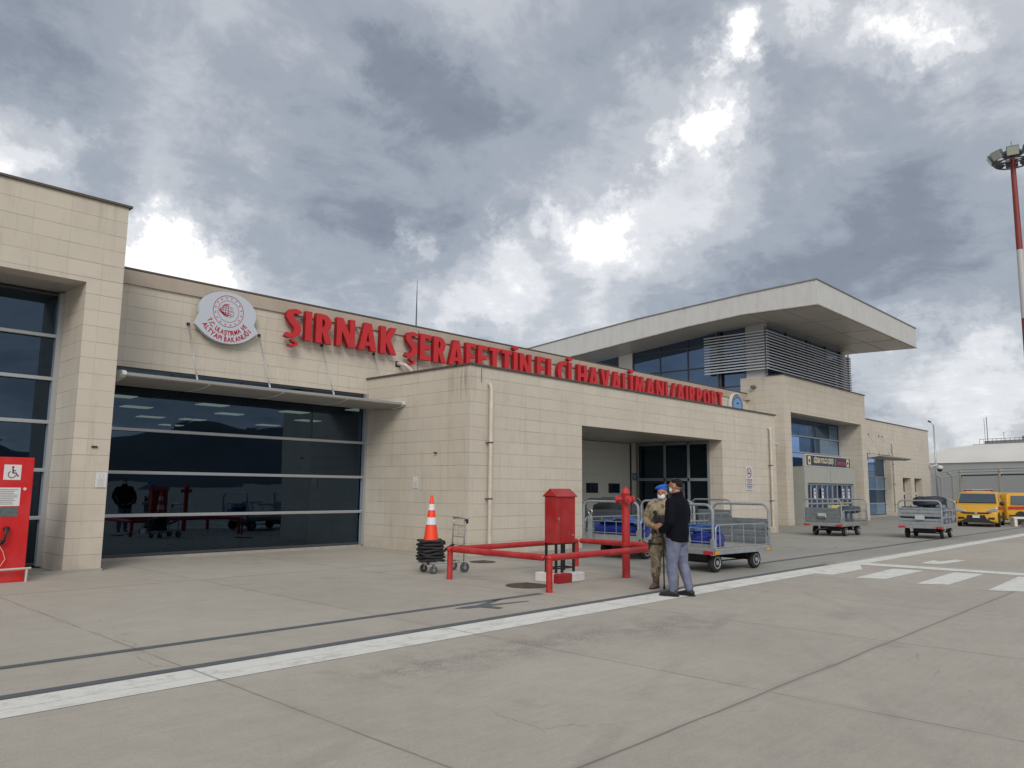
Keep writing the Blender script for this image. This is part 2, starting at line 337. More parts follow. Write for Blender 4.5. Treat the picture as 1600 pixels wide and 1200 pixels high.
# ------------------------------------------------------------------ mesh helpers
class MB:
    def __init__(s): s.bm = bmesh.new()
    def quad(s, *p):
        return s.bm.faces.new([s.bm.verts.new(q) for q in p])
    def box(s, x0, x1, y0, y1, z0, z1, mtx=None):
        vs = [(x, y, z) for x in (x0, x1) for y in (y0, y1) for z in (z0, z1)]
        if mtx: vs = [mtx @ Vector(v) for v in vs]
        V = [s.bm.verts.new(v) for v in vs]
        for f in ((0,1,3,2),(4,6,7,5),(0,4,5,1),(2,3,7,6),(0,2,6,4),(1,5,7,3)): s.bm.faces.new([V[i] for i in f])
        return s
    def tube(s, pts, r, n=8, closed=False, caps=True, r2=None):
        P = [Vector(p) for p in pts]; rings = []
        rad = r if isinstance(r, (list, tuple)) else [r]*len(P)
        prev = None
        for i, p in enumerate(P):
            a = P[i-1] if (i > 0 or closed) else p
            b = P[(i+1) % len(P)] if (i < len(P)-1 or closed) else p
            t = (b-a).normalized()
            if prev is None:
                q = Vector((0,0,1)) if abs(t.z) < .9 else Vector((1,0,0))
                x = t.cross(q).normalized()
            else:
                x = (prev - t*prev.dot(t)).normalized()
            prev = x; y = t.cross(x)
            ry = (r2/r if r2 else 1.0) if not isinstance(r, (list, tuple)) else 1.0
            rings.append([s.bm.verts.new(p + (x*math.cos(2*math.pi*k/n) + y*ry*math.sin(2*math.pi*k/n))*rad[i]) for k in range(n)])
        m_ = len(rings)
        for i in range(m_ if closed else m_-1):
            A, B = rings[i], rings[(i+1) % m_]
            for k in range(n): s.bm.faces.new((A[k], A[(k+1)%n], B[(k+1)%n], B[k]))
        if caps and not closed:
            s.bm.faces.new(rings[0][::-1]); s.bm.faces.new(rings[-1])
        return s
    def lathe(s, prof, origin=(0,0,0), axis='Z', n=24, mtx=None):
        O = Vector(origin); rings = []
        for rr, h in prof:
            ring = []
            for k in range(n):
                a = 2*math.pi*k/n; c, d = rr*math.cos(a), rr*math.sin(a)
                q = {'Z': (c, d, h), 'X': (h, c, d), 'Y': (c, h, d)}[axis]
                q = Vector(q)
                if mtx: q = mtx @ q
                ring.append(s.bm.verts.new(O+q))
            rings.append(ring)
        for i in range(len(rings)-1):
            for k in range(n): s.bm.faces.new((rings[i][k], rings[i][(k+1)%n], rings[i+1][(k+1)%n], rings[i+1][k]))
        s.bm.faces.new(rings[0][::-1]); s.bm.faces.new(rings[-1]); return s
    def prism(s, poly, a, b, axis='Y'):
        # poly in the plane normal to axis, extruded from a to b
        def P(u, v, w): return {'Y': (u, w, v), 'X': (w, u, v), 'Z': (u, v, w)}[axis]
        A = [s.bm.verts.new(P(u, v, a)) for u, v in poly]; B = [s.bm.verts.new(P(u, v, b)) for u, v in poly]
        n = len(poly)
        for i in range(n): s.bm.faces.new((A[i], A[(i+1)%n], B[(i+1)%n], B[i]))
        s.bm.faces.new(A[::-1]); s.bm.faces.new(B); return s
    def loft(s, secs, n=14, close=True):
        # secs: (center, rx, ry, ax(x axis dir), ay(y axis dir)) ellipses
        rings = []
        for c, rx, ry, ax, ay in secs:
            c, ax, ay = Vector(c), Vector(ax), Vector(ay)
            rings.append([s.bm.verts.new(c + ax*rx*math.cos(2*math.pi*k/n) + ay*ry*math.sin(2*math.pi*k/n)) for k in range(n)])
        for i in range(len(rings)-1):
            for k in range(n): s.bm.faces.new((rings[i][k], rings[i][(k+1)%n], rings[i+1][(k+1)%n], rings[i+1][k]))
        s.bm.faces.new(rings[0][::-1]); s.bm.faces.new(rings[-1]); return s
    def ball(s, c, rx, ry, rz, n=14, mtx=None):
        t = bmesh.new(); bmesh.ops.create_uvsphere(t, u_segments=n, v_segments=max(6, n*2//3), radius=1)
        mm = {}
        for v in t.verts:
            q = Vector((v.co.x*rx, v.co.y*ry, v.co.z*rz))
            if mtx: q = mtx @ q
            mm[v] = s.bm.verts.new(Vector(c)+q)
        for f in t.faces: s.bm.faces.new([mm[v] for v in f.verts])
        t.free(); return s
    def mesh(s, me, mtx):
        base = [s.bm.verts.new(mtx @ v.co) for v in me.vertices]
        for p in me.polygons:
            try: s.bm.faces.new([base[i] for i in p.vertices])
            except ValueError: pass
        return s
    def jitter(s, a):
        for v in s.bm.verts: v.co += Vector((random.uniform(-a,a), random.uniform(-a,a), random.uniform(-a,a)))
        return s
    def build(s, name, mt, parent=None, smooth=False, bevel=0, mods=None, label=None, auto=None):
        bmesh.ops.recalc_face_normals(s.bm, faces=s.bm.faces)
        if bevel:
            es = [e for e in s.bm.edges if len(e.link_faces) == 2 and e.calc_face_angle(0) > .6]
            bmesh.ops.bevel(s.bm, geom=es, offset=bevel, segments=2, affect='EDGES', profile=.5, clamp_overlap=True)
        me = D.meshes.new(name); s.bm.to_mesh(me); s.bm.free()
        me.materials.append(mt)
        if smooth:
            for p in me.polygons: p.use_smooth = True
            if auto is not None: me.set_sharp_from_angle(angle=R(auto))
        o = D.objects.new(name, me); COL.objects.link(o)
        if parent is not None: o.parent = parent
        if label: o['label'] = label
        if mods:
            for kind, kw in mods:
                md = o.modifiers.new(kind.lower(), kind)
                for k, v_ in kw.items(): setattr(md, k, v_)
        return o
def bake(o):
    dg = bpy.context.evaluated_depsgraph_get(); dg.update()
    me = D.meshes.new_from_object(o.evaluated_get(dg)); old = o.data; o.modifiers.clear(); o.data = me
    return o
def remesh(o, voxel, smooth=6, fac=.5):
    a = o.modifiers.new('remesh', 'REMESH'); a.mode = 'VOXEL'; a.voxel_size = voxel
    b = o.modifiers.new('smooth', 'SMOOTH'); b.factor = fac; b.iterations = smooth
    bake(o)
    for p in o.data.polygons: p.use_smooth = True
    return o
def thing(name, label, cat, loc=(0,0,0), rotz=0.0, group=None):
    o = D.objects.new(name, None); COL.objects.link(o); o.location = loc; o.rotation_euler = (0,0,rotz)
    o.empty_display_size = .2
    o['label'] = label; o['category'] = cat
    if group: o['group'] = group
    return o
def tag(o, label=None, cat=None, group=None, kind=None):
    if label: o['label'] = label
    if cat: o['category'] = cat
    if group: o['group'] = group
    if kind: o['kind'] = kind
    return o
def dup(root, loc, rotz, label, group=None):
    r = root.copy(); COL.objects.link(r); r.location = loc; r.rotation_euler = (0,0,rotz); r['label'] = label
    if group: r['group'] = group
    for ch in list(root.children):
        c = ch.copy(); COL.objects.link(c); c.parent = r
        for g in list(ch.children):
            d = g.copy(); COL.objects.link(d); d.parent = c
    return r
def text_mesh(s, size=1.0, extrude=0.0, bold=0.0, align='CENTER'):
    cu = D.curves.new('t', 'FONT'); cu.body = s; cu.size = size; cu.extrude = extrude; cu.offset = bold; cu.align_x = align
    cu.resolution_u = 3
    o = D.objects.new('t', cu); COL.objects.link(o)
    dg = bpy.context.evaluated_depsgraph_get(); dg.update()
    me = D.meshes.new_from_object(o.evaluated_get(dg)); D.objects.remove(o); D.curves.remove(cu)
    return me
# frames for flat things on a facade facing -Y:  local x -> +X, local y -> +Z, local z(out) -> -Y
def face_frame(x, y, z, rot=0.0, sx=1.0, sy=1.0):
    M = Matrix(((1,0,0,x),(0,0,-1,y),(0,1,0,z),(0,0,0,1)))
    return M @ Matrix.Rotation(rot, 4, 'Z') @ Matrix.Diagonal((sx, sy, 1, 1))

# ================================================================== GROUND AND MARKINGS
b = MB()
b.quad((-400,-3000,0),(3000,-3000,0),(3000,3000,0),(-400,3000,0)); b.quad((-3000,-3000,0),(-400.001,-3000,0),(-400.001,3000,0),(-3000,3000,0))
tag(b.build('ground', GROUND), kind='structure')
def marking(name, polys, mt, z=.004):
    b = MB()
    for p in polys: b.bm.faces.new([b.bm.verts.new((x, y, z)) for x, y in p])
    o = b.build(name, mt); tag(o, kind='structure')
    for p in o.data.polygons:
        if p.normal.z < 0: p.flip()
    return o
marking('white_edge_line', [[(-30,6.34),(15.4,6.34),(15.4,6.86),(-30,6.86)], [(15.4,6.0),(17.0,6.0),(18.0,6.4),(18.0,6.8),(15.4,6.86)],
        [(18.0,6.42),(60,6.3),(60,6.72),(18.0,6.8)]], WHITEP)
marking('white_cross_line', [[(18.0,6.42),(18.35,1.5),(18.85,1.5),(18.6,6.41)]], WHITEP)
marking('crosswalk_stripe', [[(15.25,5.52),(15.45,5.05),(17.7,5.02),(17.65,5.6)]], WHITEP)
marking('crosswalk_stripe', [[(15.1,4.42),(15.35,3.98),(17.9,3.98),(17.8,4.5)]], WHITEP)
marking('crosswalk_stripe', [[(15.0,3.3),(15.25,2.85),(17.95,2.85),(17.9,3.4)]], WHITEP)
marking('road_arrow', [[(19.5,5.6),(19.55,5.2),(21.1,5.05),(21.2,5.3),(20.3,5.42),(20.6,5.62)]], WHITEP)
marking('dark_guide_line', [[(-30,7.93),(9.2,8.0),(9.2,8.12),(-30,8.06)]], DARKP)
marking('dark_guide_line', [[(14.8,7.98),(60,7.88),(60,8.0),(14.8,8.12)]], DARKP)
marking('dark_edge_line', [[(-30,6.88),(17.5,6.88),(17.5,7.02),(-30,7.0)]], DARKP)
marking('dark_arrow', [[(7.2,7.84),(7.36,7.72),(7.52,7.70),(7.62,7.42),(7.74,7.46),(7.72,7.70),(8.45,7.62),(8.45,7.67),(7.78,7.80),(8.30,8.02),(8.18,8.05),(7.62,7.86),(7.40,7.88)]], DARKP)

# far hills: behind the camera (seen in the windows) and around
def hills(name, x0, y0, x1, y1, h, seed):
    random.seed(seed); b = MB(); n = 90; prev = None
    d = Vector((x1-x0, y1-y0, 0)); nrm = Vector((-d.y, d.x, 0)).normalized()
    ph = [random.uniform(0, 6.28) for _ in range(8)]
    for i in range(n+1):
        t = i/n
        e = h*(.55+.22*math.sin(5*t*2+ph[0])+.16*math.sin(13*t*2+ph[1])+.08*math.sin(31*t*2+ph[2])+.04*math.sin(61*t*2+ph[3]))
        p = Vector((x0, y0, 0))+d*t
        row = [b.bm.verts.new(p-nrm*h*3.0+Vector((0,0,-2))), b.bm.verts.new(p-nrm*h*1.2+Vector((0,0,e*.45*(1+.2*math.sin(40*t+ph[4]))))), b.bm.verts.new(p+Vector((0,0,e))), b.bm.verts.new(p+nrm*h*3+Vector((0,0,-2)))]
        if prev:
            for k in range(3): b.bm.faces.new((prev[k], prev[k+1], row[k+1], row[k]))
        prev = row
    return tag(b.build(name, mat('hill_scrub', (.06, .075, .085), .95, var=.25, vscale=.004), smooth=True), kind='structure')
hills('hills', -2500, -1900, 3300, -2300, 210, 3)

# ================================================================== TERMINAL BUILDING
TB = thing('terminal_building', 'long cream tiled airport terminal with overhanging white roof and tinted windows', 'building', (0,0,0))
YM, YF, YB = 17.57, 15.69, 13.41        # main wall, projecting blocks, low front box
ZM, ZF, ZB = 6.30, 7.03, 4.55
def wall(name, boxes, mt=TILE, parent=TB, label=None):
    b = MB()
    for q in boxes: b.box(*q)
    return b.build(name, mt, parent, label=label)
# main long wall (window opening 5.6..12.72, z 0.06..4.15)
wall('wall', [(5.46,12.70,YM,YM+.35,4.15,ZM), (12.70,35.30,YM,YM+.35,0,ZM)])
wall('wall', [(5.46,5.60,YM,YM+.35,0,4.15)])
wall('wall', [(12.70,13.0,13.45+.35,YM-.002,0,ZB-.003)])
# left block: front frame + right return
wall('wall', [(-12,5.45,YF,YF+.45,5.40,ZF), (4.80,5.45,YF,YM-.004,0,5.40), (5.0,5.45,YF+.45,YM+6,5.40,ZF)], label='tall projecting left block')
wall('wall', [(-12,4.80,YF+.45,YF+1.9,5.40,5.55)], mt=SOFFIT, label='underside of the left block opening')
# low front box
FX0, FX1 = 12.68, 29.25
wall('wall', [(FX0,17.0,YB,YB+.5,0,3.36), (24.96,FX1,YB,YB+.5,0,3.36), (FX0,FX1,YB,YB+.5,3.36,ZB), (FX0,FX0+.35,YB+.5,YM-.004,0,ZB), (FX1-.35,FX1,YB+.5,YM-.004,0,ZB)], label='low tiled baggage hall in front of the main wall')
wall('roof', [(FX0+.35,FX1-.35,YB+.5,YM-.004,3.37,4.35)], mt=SOFFIT, label='flat roof of the low baggage hall')
RECM = mat('recess_plaster', (.50, .46, .39), .8, var=.05)
wall('wall', [(16.7,21.25,17.02,17.3,0,3.37),(24.55,25.25,17.02,17.3,0,3.37),(21.25,24.55,17.02,17.3,3.335,3.37),(16.7,17.0,YB+.5,17.02,0,3.37)], mt=RECM, label='plain back wall of the loading recess')
# tower block with entrance
TX0, TX1, PW = 35.28, 46.05, .72
wall('wall', [(TX0,TX1,YF,YF+.45,5.37,ZF+.06), (TX0,TX0+PW,YF,YF+.45,0,5.37), (TX1-PW,TX1,YF,YF+.45,0,5.37),
     (TX0,TX0+.3,YF+.45,YM+.3,0,ZF+.06), (TX1-.3,TX1,YF+.45,YM+2,0,ZF+.06)], label='entrance block under the big roof')
wall('wall', [(TX1-PW,TX1-.302,YF+.45,17.15,0,5.37)], label='right side reveal of the entrance recess')
wall('wall', [(TX0+.302,TX0+PW,YF+.45,17.15,0,5.37)], label='left side reveal of the entrance recess')
wall('soffit', [(TX0+PW,TX1-PW,YF+.45,17.2,5.37,5.5)], mt=SOFFIT)
# right wing with openings: big window x 50.2..56.0, two slits
wall('wall', [(TX1,50.2,YM,YM+.5,0,4.08), (TX1,64.9,YM,YM+.5,4.08,ZM-.05), (56.0,58.35,YM,YM+.5,0,4.08), (58.35,60.2,YM,YM+.5,2.62,4.08), (58.35,60.2,YM,YM+.5,0,.25),
     (60.2,60.95,YM,YM+.5,0,4.08), (60.95,62.8,YM,YM+.5,2.62,4.08), (60.95,62.8,YM,YM+.5,0,.25), (62.8,64.9,YM,YM+.5,0,4.08), (64.5,64.9,YM+.5,YM+14,0,ZM-.05)], label='right wing wall')
# roof slabs (flat, behind the parapets)
wall('roof', [(5.47,TX0-.01,YM+.35,YM+22,5.9,6.05), (-12,4.9,YF+.46,YM+22,6.5,6.7), (TX1+.01,64.4,YM+.5,YM+16,5.8,5.95)], mt=CONC)
# copings
b = MB()
def cope(x0, x1, y0, y1, z): b.box(x0-.04, x1+.06, y0-.05, y1, z+.002, z+.045)
cope(5.50,35.2,YM,YM+.45,ZM); cope(-12,5.45,YF,YF+.5,ZF); cope(5.02,5.42,YF+.5,YM+6,ZF); cope(FX0,FX1,YB,YB+.5,ZB); cope(FX0,FX0+.33,YB+.5,YM-.01,ZB); cope(FX1-.33,FX1,YB+.5,YM-.01,ZB)
cope(TX0,TX1,YF,YF+.45,ZF+.06); cope(TX0,TX0+.3,YF+.45,16.5,ZF+.06); cope(46.12,64.9,YM,YM+.5,ZM-.05)
b.build('coping', COPING, TB)
# second, slightly proud band below the main coping
wall('cornice', [(6.0,35.2,YM-.05,YM-.002,5.98,6.29)], mt=mat('cornice_cream', (.40,.34,.275), .6, var=.08, vscale=2))
# kerb strips at wall foot
wall('plinth', [(4.0,5.47,YF-.03,YF-.003,0,.05),(5.6,12.68,YM-.06,YM+.02,0,.06)], mt=CONC)

def glazing(x0, x1, z0, z1, y, nx, zs, gl=GLASS, fr=ALUD, bar=ALU, barout=.06, name='window', xs=None, fw_=.05, bw=.035, parent=TB):
    f = MB()
    f.box(x0, x0+fw_, y-.02, y+.08, z0, z1); f.box(x1-fw_, x1, y-.02, y+.08, z0, z1)
    f.box(x0+fw_, x1-fw_, y-.02, y+.08, z0, z0+fw_); f.box(x0+fw_, x1-fw_, y-.02, y+.08, z1-fw_, z1)
    XS = xs if xs is not None else [x0+(x1-x0)*i/nx for i in range(1, nx)]
    for x in XS: f.box(x-.03, x+.03, y+.03, y+.09, z0+fw_, z1-fw_)
    w = f.build(name, fr, parent)
    p = MB(); e = [x0+fw_]+XS+[x1-fw_]; ze = [z0+fw_]+list(zs)+[z1-fw_]
    for i in range(len(e)-1):
        for k in range(len(ze)-1):
            t = random.uniform(-.008, .008); t2 = random.uniform(-.008, .008)
            p.quad((e[i],y+t,ze[k]),(e[i+1],y+t2,ze[k]),(e[i+1],y+t2+t*.3,ze[k+1]),(e[i],y+t*.7,ze[k+1]))
    p.build('pane', gl, w)
    g = MB()
    for z in zs: g.box(x0-.02, x1+.02, y-barout-.05, y-.022, z-bw, z+bw)
    if zs: g.build('glazing_bar', bar, w, bevel=.008)
    return w
glazing(5.62, 12.70, .07, 4.15, YM+.06, 4, [.94,1.86,2.79], xs=[7.45,9.21,11.04])
wall('window_jamb', [(12.60,12.70,YM-.10,YM+.03,.06,4.14)], mt=ALU)
glazing(-6.0, 4.80, .05, 5.36, 17.0, 4, [.95,1.86,2.79,3.64,4.49], xs=[-2.6,.1,2.9])
wall('window_jamb', [(4.70,4.798,16.86,17.0,.04,5.36)], mt=ALU)
# interiors
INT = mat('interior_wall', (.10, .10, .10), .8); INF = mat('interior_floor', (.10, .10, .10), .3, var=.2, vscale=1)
LAMPM = mat('lit_ceiling_panel', (.8,.78,.7), .5, emit=(1.0,.86,.50), estr=1.5)
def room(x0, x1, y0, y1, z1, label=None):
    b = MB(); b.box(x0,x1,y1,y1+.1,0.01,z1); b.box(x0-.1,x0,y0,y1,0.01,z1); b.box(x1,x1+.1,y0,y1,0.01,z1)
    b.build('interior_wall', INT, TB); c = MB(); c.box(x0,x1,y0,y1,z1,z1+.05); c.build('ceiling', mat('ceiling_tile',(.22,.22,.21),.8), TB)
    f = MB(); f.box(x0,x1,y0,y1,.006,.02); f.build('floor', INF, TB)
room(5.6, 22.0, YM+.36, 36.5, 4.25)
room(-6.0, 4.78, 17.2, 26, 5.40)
for x, y in ((8.63,24.5),(11.66,24.7),(14.7,24.7),(12.2,31.1),(13.56,27.3),(13.8,30.9),(14.5,34.6),(10.3,27.5),(17.0,27.5),(17.2,31),(8.9,28.5),(15.8,22.2)):
    b = MB(); b.box(x-.45, x+.45, y-.3, y+.3, 4.22, 4.246); b.build('ceiling_light', LAMPM, TB)
for x, y in ((3.4,20.3),(2.2,23.0),(4.2,24.4)):
    b = MB(); b.box(x-.4, x+.4, y-.25, y+.25, 5.37, 5.396); b.build('ceiling_light', LAMPM, TB)
# a few dim things inside the hall: counters, seat rows
for x, y, w_, h_ in ((8.0,21,1.6,1.1),(10.8,22.5,2.0,1.0),(7.0,25,2.4,1.2),(11.5,20.2,1.0,.9)):
    b = MB(); b.box(x,x+w_,y,y+.6,.02,h_); b.box(x-.05,x+w_+.05,y-.08,y+.62,h_,h_+.05); b.build('counter', mat('counter_grey',(.14,.16,.19),.5), TB, bevel=.01)
for i in range(5):
    b = MB(); x = 6.6+i*.62; b.box(x,x+.5,19.0,19.45,.40,.46); b.box(x,x+.5,19.45,19.5,.46,.9); b.box(x+.22,x+.28,19.1,19.4,.02,.4); b.build('waiting_seat', BLACK, TB)

# entrance recess glazing of the tower
glazing(TX0+PW, TX1-PW, 2.9, 5.35, 17.0, 3, [3.62,4.47], gl=GLASSB, xs=[39.9,41.3,42.6,44.0])
b = MB(); b.box(TX0+PW,37.6,17.0,17.2,.0,2.9); b.build('wall', ALUD, TB, label='dark infill beside the portal')
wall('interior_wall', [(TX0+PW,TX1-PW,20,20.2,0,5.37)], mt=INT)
# portal
PO = MB(); px0, px1, pyf, pyb = 37.75, 44.55, 15.86, 16.98
PORT = mat('portal_grey', (.36,.365,.335), .5, var=.05)
PO.box(px0,px0+.32,pyf,pyb,0,2.82); PO.box(px1-.28,px1,pyf,pyb,0,2.82); PO.box(px0+.32,px1-.28,pyf,pyb,2.02,2.82)
portal = PO.build('entrance_portal', PORT, TB, bevel=.01)
b = MB(); b.box(41.0,41.015,pyf-.003,pyf-.001,2.03,2.82); b.build('panel_joint', BLACK, portal)
DR = MB()
dx0, dx1 = px0+.33, px1-.29; n = 9
for i in range(n+1):
    x = dx0+(dx1-dx0)*i/n; DR.box(x-.05,x+.05,pyf+.12,pyf+.2,0,2.0)
for z in (.52,1.0): DR.box(dx0,dx1,pyf+.10,pyf+.118,z-.04,z+.04)
DR.box(dx0,dx1,pyf+.10,pyf+.118,1.93,2.0)
dr = DR.build('sliding_door', ALU, portal)
b = MB(); b.quad((dx0,pyf+.16,0),(dx1,pyf+.16,0),(dx1,pyf+.16,2.0),(dx0,pyf+.16,2.0)); b.build('pane', GLASSB, dr)
for i, x in enumerate((39.1,40.1,42.9,43.7)):
    b = MB(); b.box(x-.11,x+.11,pyf+.08,pyf+.098,1.25,1.75); q = b.build('notice', LINEN, dr)
    b = MB(); b.lathe([(.07,0),(.07,.004)], (x,pyf+.075,1.62), 'Y', 12); b.lathe([(.05,0),(.05,.004)], (x,pyf+.075,1.44), 'Y', 12); b.build('symbol', mat('symbol_maroon',(.12,.01,.02),.6), q)
b = MB(); b.box(40.8,43.6,pyf+.09,pyf+.1,.70,.90); b.build('barrier_tape', mat('tape_yellow',(.55,.5,.12),.6), dr)

# upper storey under the roof
UX0, UY0, UY1 = 35.30, 16.62, 30.0
wall('column', [(UX0,UX0+.4,UY0,17.55,ZF-.6,9.75)], mt=mat('column_panel',(.46,.47,.48),.5,var=.03))
wall('column', [(UX0,UX0+.4,24.3,25.2,6.0,9.3)], mt=WHITE)
wall('column', [(45.6,46.0,UY0,17.2,6.9,9.75)], mt=WHITE)
def sideglass(y0, y1, z0, zt0, zt1, ys, zs, name='window'):
    f = MB()
    for y in [y0+.03]+ys+[y1-.03]:
        zt = zt0+(zt1-zt0)*(y-y0)/(y1-y0); f.box(UX0+.03,UX0+.11,y-.03,y+.03,z0,zt)
    for z in zs: f.box(UX0+.0,UX0+.06,y0,y1,z-.03,z+.03)
    w = f.build(name, ALUD, TB)
    p = MB(); e = [y0]+ys+[y1]
    for i in range(len(e)-1):
        a = zt0+(zt1-zt0)*(e[i]-y0)/(y1-y0); c = zt0+(zt1-zt0)*(e[i+1]-y0)/(y1-y0)
        t = random.uniform(-.006,.006)
        p.quad((UX0+.07+t,e[i],z0),(UX0+.07,e[i+1],z0),(UX0+.07,e[i+1],c),(UX0+.07+t,e[i],a))
    p.build('pane', GLASSB, w)
sideglass(17.56, 24.28, 6.1, 9.72, 9.28, [19.1,20.83,22.52], [6.75,7.85,8.95])
sideglass(25.22, 29.9, 6.1, 9.2, 8.7, [27.5], [7.6,8.6])
b = MB()
for x in (35.72,38.3,40.9,43.4,45.58): b.box(x-.03,x+.03,UY0+.12,UY0+.2,6.9,9.74)
for z in (7.9,8.8): b.box(35.7,45.6,UY0+.1,UY0+.16,z-.03,z+.03)
w = b.build('window', ALUD, TB)
b = MB(); b.quad((35.7,UY0+.18,6.9),(45.6,UY0+.18,6.9),(45.6,UY0+.18,9.74),(35.7,UY0+.18,9.74)); b.build('pane', GLASSB, w)
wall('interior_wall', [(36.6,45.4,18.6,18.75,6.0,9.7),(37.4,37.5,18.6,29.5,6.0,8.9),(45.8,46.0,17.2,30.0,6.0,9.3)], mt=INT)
# roof plate, gently arched, falling to the rear
RX0, RX1 = 33.0, 46.9
prof = [(13.0,10.79,9.67),(16.5,10.68,9.74),(19.5,10.52,9.56),(22.3,10.36,9.30),(25.7,10.08,8.98),(30.0,9.70,8.62),(34.0,9.25,8.20)]
b = MB()
def strip(x0, x1, dz0, dz1):
    A = []
    for y, zt, zb in prof: A.append([b.bm.verts.new((x0,y,zt)), b.bm.verts.new((x1,y,zt)), b.bm.verts.new((x1,y,zb)), b.bm.verts.new((x0,y,zb))])
    for i in range(len(A)-1):
        for k in range(4): b.bm.faces.new((A[i][k],A[i][(k+1)%4],A[i+1][(k+1)%4],A[i+1][k]))
    b.bm.faces.new(A[0][::-1]); b.bm.faces.new(A[-1])
strip(RX0, RX1, 0, 0)
roof = b.build('roof', FASCIA, TB, label='big white overhanging roof')
b = MB(); A = []
for y, zt, zb in prof:
    yy = max(y, 13.06)
    A.append((b.bm.verts.new((RX0+.10,yy,zb-.012)), b.bm.verts.new((RX1-.10,yy,zb-.012))))
for i in range(len(A)-1): b.bm.faces.new((A[i][0],A[i][1],A[i+1][1],A[i+1][0]))
b.build('soffit', SOFFIT, roof)
b = MB()
for k in range(1, 4):
    x = RX0+.1+(RX1-RX0-.2)*k/4; b.tube([(x,yy_,zb-.016) for yy_, zt, zb in [(max(p[0],13.1),p[1],p[2]) for p in prof]], .007, 4)
for y in (14.6,16.2): b.box(RX0+.12,RX1-.12,y-.006,y+.006,9.675 if y<15 else 9.71,9.70)
b.build('soffit_joint', mat('joint_brown',(.24,.22,.20),.7), roof)
b = MB()
b.tube([(RX0-.02,y,zt+.03) for y,zt,zb in prof], .035, 5); b.tube([(RX0-.02,12.98,10.82),(RX1+.02,12.98,10.82)], .035, 5)
for y, zt, zb in prof[:-1]:
    b.box(RX0-.05,RX0+.01,y-.05+.1,y+.1,zt-.02,zt+.07)
b.build('flashing', mat('flashing_grey',(.2,.2,.19),.5), roof)
b = MB(); b.tube([(RX0-.015,y,zb+.01) for y,zt,zb in prof], .03, 5); b.tube([(RX0-.02,12.985,9.68),(RX1,12.985,9.68)], .03, 5); b.build('drip_edge', mat('stained_edge',(.33,.32,.28),.6,var=.2,vscale=3), roof)
# louvre screen
lv = MB()
for (x, y) in ((35.02,16.30),(35.06,18.9),(40.4,16.32),(45.75,16.30)): lv.box(x-.03,x+.03,y+.05,y+.11,7.2,9.5)
for (x, y) in ((35.2,18.9),(35.2,19.0)): lv.box(x-.03,x+.06,y-.03,y+.03,6.4,9.6)
louv = lv.build('louvre_screen', ALUD, TB)
LV = mat('louvre_grey', (.50,.52,.55), .45, metal=.2)
for i in range(14):
    z = 7.45+i*.141; b = MB()
    def blade(p0, p1, inward):
        a, c = Vector(p0), Vector(p1); iv = Vector(inward)
        for q in ((a, c),):
            v_ = [a+Vector((0,0,-.035)), a+Vector((0,0,.022)), a+iv*.13+Vector((0,0,.055)), a+iv*.13+Vector((0,0,.02))]
            w_ = [p+(c-a) for p in v_]
            V = [b.bm.verts.new(p) for p in v_]; W = [b.bm.verts.new(p) for p in w_]
            for k in range(4): b.bm.faces.new((V[k],V[(k+1)%4],W[(k+1)%4],W[k]))
            b.bm.faces.new(V[::-1]); b.bm.faces.new(W)
    blade((35.0,16.28,z), (35.0,19.68,z), (1,0,0)); blade((35.003,16.275,z), (45.85,16.275,z), (0,1,0)); blade((45.9,16.28,z), (45.9,18.6,z), (-1,0,0))
    b.build('louvre_blade', LV, louv)

# canopies on rods
def canopy(x0, x1, ys, rods, label=None):
    b = MB()
    sec = [(15.86,3.735),(15.90,3.71),(16.3,3.66),(17.0,3.66),(YM-.03,3.72),(YM-.03,3.93),(16.9,3.88),(15.9,3.80),(15.86,3.785)]
    b.prism(sec, x0, x1, 'X'); c = b.build('canopy', mat('canopy_grey',(.29,.28,.26),.5,var=.05), TB, label=label)
    n = max(1, round((x1-x0)/1.8))
    for i in range(1, n):
        x = x0+(x1-x0)*i/n; e = MB(); e.prism([(15.84,3.73),(15.90,3.70),(16.3,3.652),(17.0,3.652),(17.0,3.656),(16.3,3.665),(15.9,3.72)], x-.02, x+.02, 'X'); e.build('canopy_joint', WHITE, c)
    for x in (x0, x1): e = MB(); e.prism([(15.82,3.74),(15.92,3.69),(16.3,3.64),(16.4,3.66),(16.4,3.88),(15.9,3.83),(15.82,3.79)], x-.04, x+.04, 'X'); e.build('canopy_end_cap', WHITE, c)
    for x, y in rods:
        r_ = MB(); r_.tube([(x,YM-.02,5.30),(x,16.85,3.89)], .012, 6)
        q = Vector((x,16.85,3.89)); d_ = (Vector((x,YM-.02,5.30))-q).normalized(); r_.tube([q-d_*.02, q+d_*.22], .026, 6)
        rd = r_.build('support_rod', ALU, c, smooth=True)
        k = MB(); k.box(x-.03,x+.03,YM-.05,YM-.003,5.27,5.33); k.build('rod_bracket', BLACK, rd)
canopy(5.66, 12.62, None, [(7.58,0),(9.36,0),(11.16,0),(12.85,0)])
canopy(29.4, 34.75, None, [(30.5,0),(32.6,0)])
canopy(48.3, 54.6, None, [(50.2,0),(51.95,0),(53.85,0),(55.7-1.2,0)])
